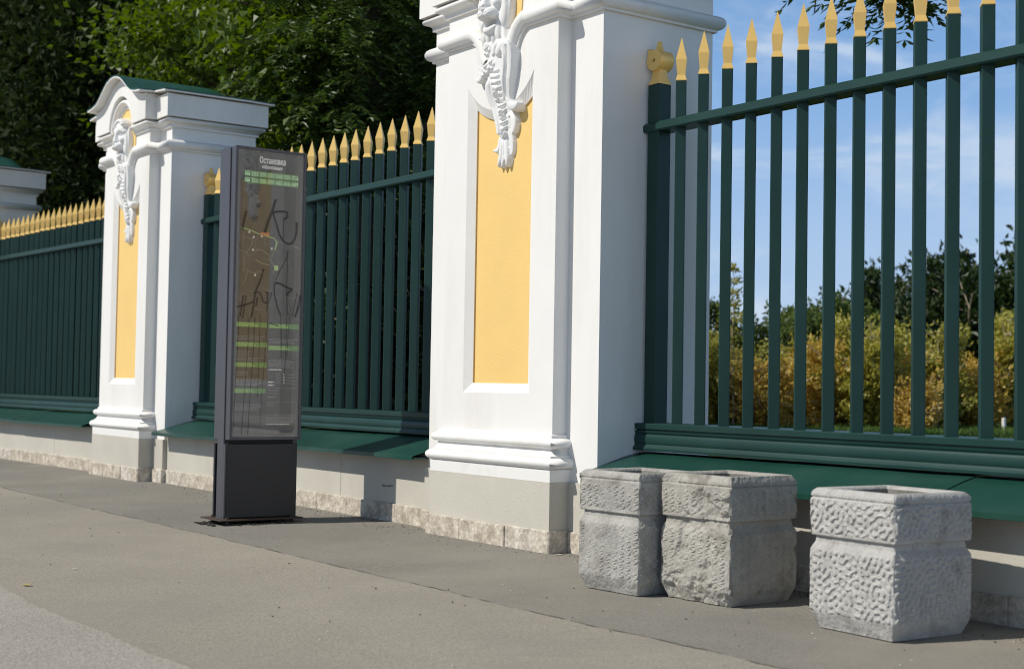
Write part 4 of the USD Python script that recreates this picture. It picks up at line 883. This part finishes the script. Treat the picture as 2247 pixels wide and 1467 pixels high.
obj('branch', cat(tube(bp, np.array([.11, .08, .05, .025, .01]), 6), tube(np.array([ray_at(1795, -180, 17.7), ray_at(1797, -60, 17.6), ray_at(1790, 0, 17.6), ray_at(1787, 28, 17.6)]) - base, np.array([.014, .012, .01, .008]), 5)), M['bark'], t)

# -- shrubs
def shrub_points(n, rx, h, seed, upright=.6):
    r = np.random.default_rng(seed)
    stems = r.integers(16, 22); P, D, T = [], [], []
    for s in range(stems):
        a = r.uniform(0, 2 * math.pi); lean = r.uniform(.2, 1.0) * rx; H_ = h * r.uniform(.45, 1.05); q = np.linspace(0, 1, 9)
        c = np.column_stack([math.cos(a) * lean * q ** 1.3, math.sin(a) * lean * q ** 1.3, H_ * q]) + np.cumsum(r.normal(0, .03 * h * .3, (9, 3)), 0)
        T.append(c)
        for b in range(9):
            i = r.integers(1, 8); e = c[i] + np.array([r.normal(0, .3 * rx), r.normal(0, .3 * rx), abs(r.normal(0, .14 * h))]); tw = np.linspace(0, 1, 5)[:, None]; T.append(c[i] + (e - c[i]) * tw)
            m = n // (stems * 9); k = r.random(m)[:, None]; pp = c[i] + (e - c[i]) * (.2 + .9 * k) + r.normal(0, .075 * max(rx, .6), (m, 3)); P.append(pp); D.append((e - c[i]) * .5 / (np.linalg.norm(e - c[i]) + .1) + r.normal(0, .6, (m, 3)) + [0, 0, upright * .3])
    return np.vstack(P), np.vstack(D), T
def make_shrub(name, label, cat_, group, loc, m, rx, h, n, leaf, seed, twigs=True):
    t = thing(name, label, cat_, loc, 0, group)
    P, D, T = shrub_points(n, rx, h, seed)
    obj('foliage', leaves(P, D, leaf[0], leaf[1], seed + 1, .25, .6), m, t)
    obj('stems', cat([tube(c, np.linspace(.022 if len(c) > 5 else .012, .006, len(c)), 5) for c in T]), M['twig'], t)
    return t
ORD = ['first', 'second', 'third', 'fourth', 'fifth', 'sixth', 'seventh', 'eighth', 'ninth', 'tenth', 'eleventh', 'twelfth', 'thirteenth']
def bar_word(u): return ORD[int(np.clip(round(np.interp(u, [1483, 1530, 1580, 1635, 1693, 1750, 1812, 1876, 1945, 2017, 2090, 2165, 2240], np.arange(13))), 0, 12))]
def row(make, spots, text):
    first = None
    for u, tt, rz, sc in spots:
        lab = text % bar_word(u)
        if first is None: first = make(lab, at(u, tt))
        else: dup(first, at(u, tt), rz, lab, scale=sc)
spots = [(1590, 30, 0, 1), (1755, 31, 130, (.95, .95, 1.05)), (1895, 29.5, 300, (1.15, 1.15, 1.25)), (2050, 31, 100, (1.1, 1.1, 1.2)), (2235, 32, 250, 1.4)]
row(lambda lab, loc: make_shrub('autumn_shrub', lab, 'shrub', 'autumn shrubs on the lawn', loc, M['leaf_autumn'], 1.0, 1.85, 7600, (.11, .075), 41), spots, 'yellow green shrub seen past the %s bar right of the nearest pillar')
spots = [(1682, 29, 60, 1), (1822, 30, 220, (1.15, 1.15, 1.25)), (1962, 30.5, 20, (1.2, 1.2, 1.2)), (2135, 31.5, 170, (1.3, 1.3, 1.15)), (2010, 28.5, 75, (.7, .7, .75))]
row(lambda lab, loc: make_shrub('orange_shrub', lab, 'shrub', 'autumn shrubs on the lawn', loc, M['leaf_orange'], .95, 1.5, 6000, (.105, .07), 83), spots, 'golden twiggy shrub seen past the %s bar right of the nearest pillar')
dup(stage.GetPrimAtPath('/World/autumn_shrub'), at(1500, 31), 200, 'yellow green shrub mostly hidden behind the nearest pillar', scale=1.05)
dup(stage.GetPrimAtPath('/World/autumn_shrub'), at(2330, 32), 40, 'yellow green shrub just beyond the right edge of the photo', scale=1.3)
spots = [(1545, 36, 0, 1), (1650, 37, 80, (1, 1, .86)), (1725, 37, 150, (1, 1, .97)), (1800, 38, 230, (1, 1, 1.0)), (1870, 39, 310, (1.1, 1.1, 1.1))]
row(lambda lab, loc: make_shrub('green_shrub', lab, 'shrub', 'green shrubs behind the autumn ones', loc, M['leaf_shrub'], 1.35, 2.9, 9500, (.16, .085), 47), spots, 'green shrub topping the autumn shrubs past the %s bar right of the nearest pillar')
spots = [(1955, 44, 0, 1), (2030, 43, 80, (1, 1, .92)), (2105, 42, 190, (1.1, 1.1, 1.04)), (2190, 42, 260, (1.15, 1.15, 1.14)), (2270, 42, 20, (1.15, 1.15, 1.16))]
row(lambda lab, loc: make_shrub('tall_thicket', lab, 'shrub', 'dark tall bushes at the right', loc, M['leaf_hedge'], 1.9, 4.1, 13000, (.24, .12), 53), spots, 'tall dark bush against the sky past the %s bar right of the nearest pillar')
for u, tt, rz, sc in [(1925, 47, 220, 1.0), (2000, 48, 330, 1.1), (2080, 47, 10, 1.15), (2160, 47, 300, 1.15), (2235, 47, 60, 1.15), (2390, 44, 130, 1.1)]:
    dup(stage.GetPrimAtPath('/World/tall_thicket'), at(u, tt), rz, 'tall dark bush in the back row, filling gaps between the front bushes', scale=sc)
hs = make_shrub('hedge_shrub', 'dark shrub close behind the fence, glimpsed only between its bars', 'shrub', 'dark shrubs close behind the fence', (-9.4, 4.6, .60), M['leaf_hedge'], 1.5, 3.6, 9500, (.19, .11), 59)
for k, (x, y, rz, sc) in enumerate([(-8.4, 5.8, 80, 1.05), (-10.6, 5.0, 160, 1.0), (-12.6, 6.0, 220, 1.1), (-14.8, 5.2, 300, 1.0), (-17, 6.2, 40, 1.1), (-19.4, 5.4, 100, 1.05), (-21.8, 6.0, 190, 1.1), (-24.5, 5.0, 260, 1.1), (-11.6, 8.0, 250, 1.25), (-16, 8.2, 120, 1.25), (-28, 5.5, 310, 1.2), (-32, 5.5, 30, 1.2), (-20.5, 8.4, 70, 1.25)]):
    dup(hs, (x, y, .60), rz, scale=sc)
t = thing('sapling', 'thin upright sapling with sparse leaves rising above the shrubs beside the nearest pillar', 'sapling', at(1608, 29), scale=1.08)
q_ = np.random.default_rng(61); st = np.column_stack([np.cumsum(q_.normal(0, .02, 14)), np.cumsum(q_.normal(0, .02, 14)), np.linspace(0, 3.05, 14)])
P_ = np.repeat(st[4:], 42, 0) + q_.normal(size=(420, 3)) * [.17, .17, .12] * np.repeat(np.linspace(1.2, .25, 10), 42)[:, None]
obj('stem', tube(st, np.linspace(.022, .005, 14), 5), M['twig'], t); obj('foliage', leaves(P_, q_.normal(size=P_.shape) + [0, 0, .5], .10, .055, 62), M['leaf_autumn'], t)
# grass on the lawn where it shows through the fence
g_ = np.random.default_rng(71); n = 26000
uu = g_.uniform(1480, 2420, n); tt = g_.uniform(17, 42, n); d0 = F[None] + R[None] * ((uu - PW / 2) / FPX)[:, None]
GP = CAM + d0 * tt[:, None]; GP[:, 2] = .59
obj('grass', leaves(GP, g_.normal(size=(n, 3)) * .28 + [0, 0, 1], .17, .022, 72, .1), M['grass'], None, kind='stuff', label='green grass of the lawn behind the right-hand fence', category='grass')
p = at(2203, 30); obj('marker_peg', box(p[0] - .035, p[0] + .035, p[1] - .035, p[1] + .035, .58, .92, .01), M['scrap'], None, label='small white peg standing in the grass at the right', category='peg')
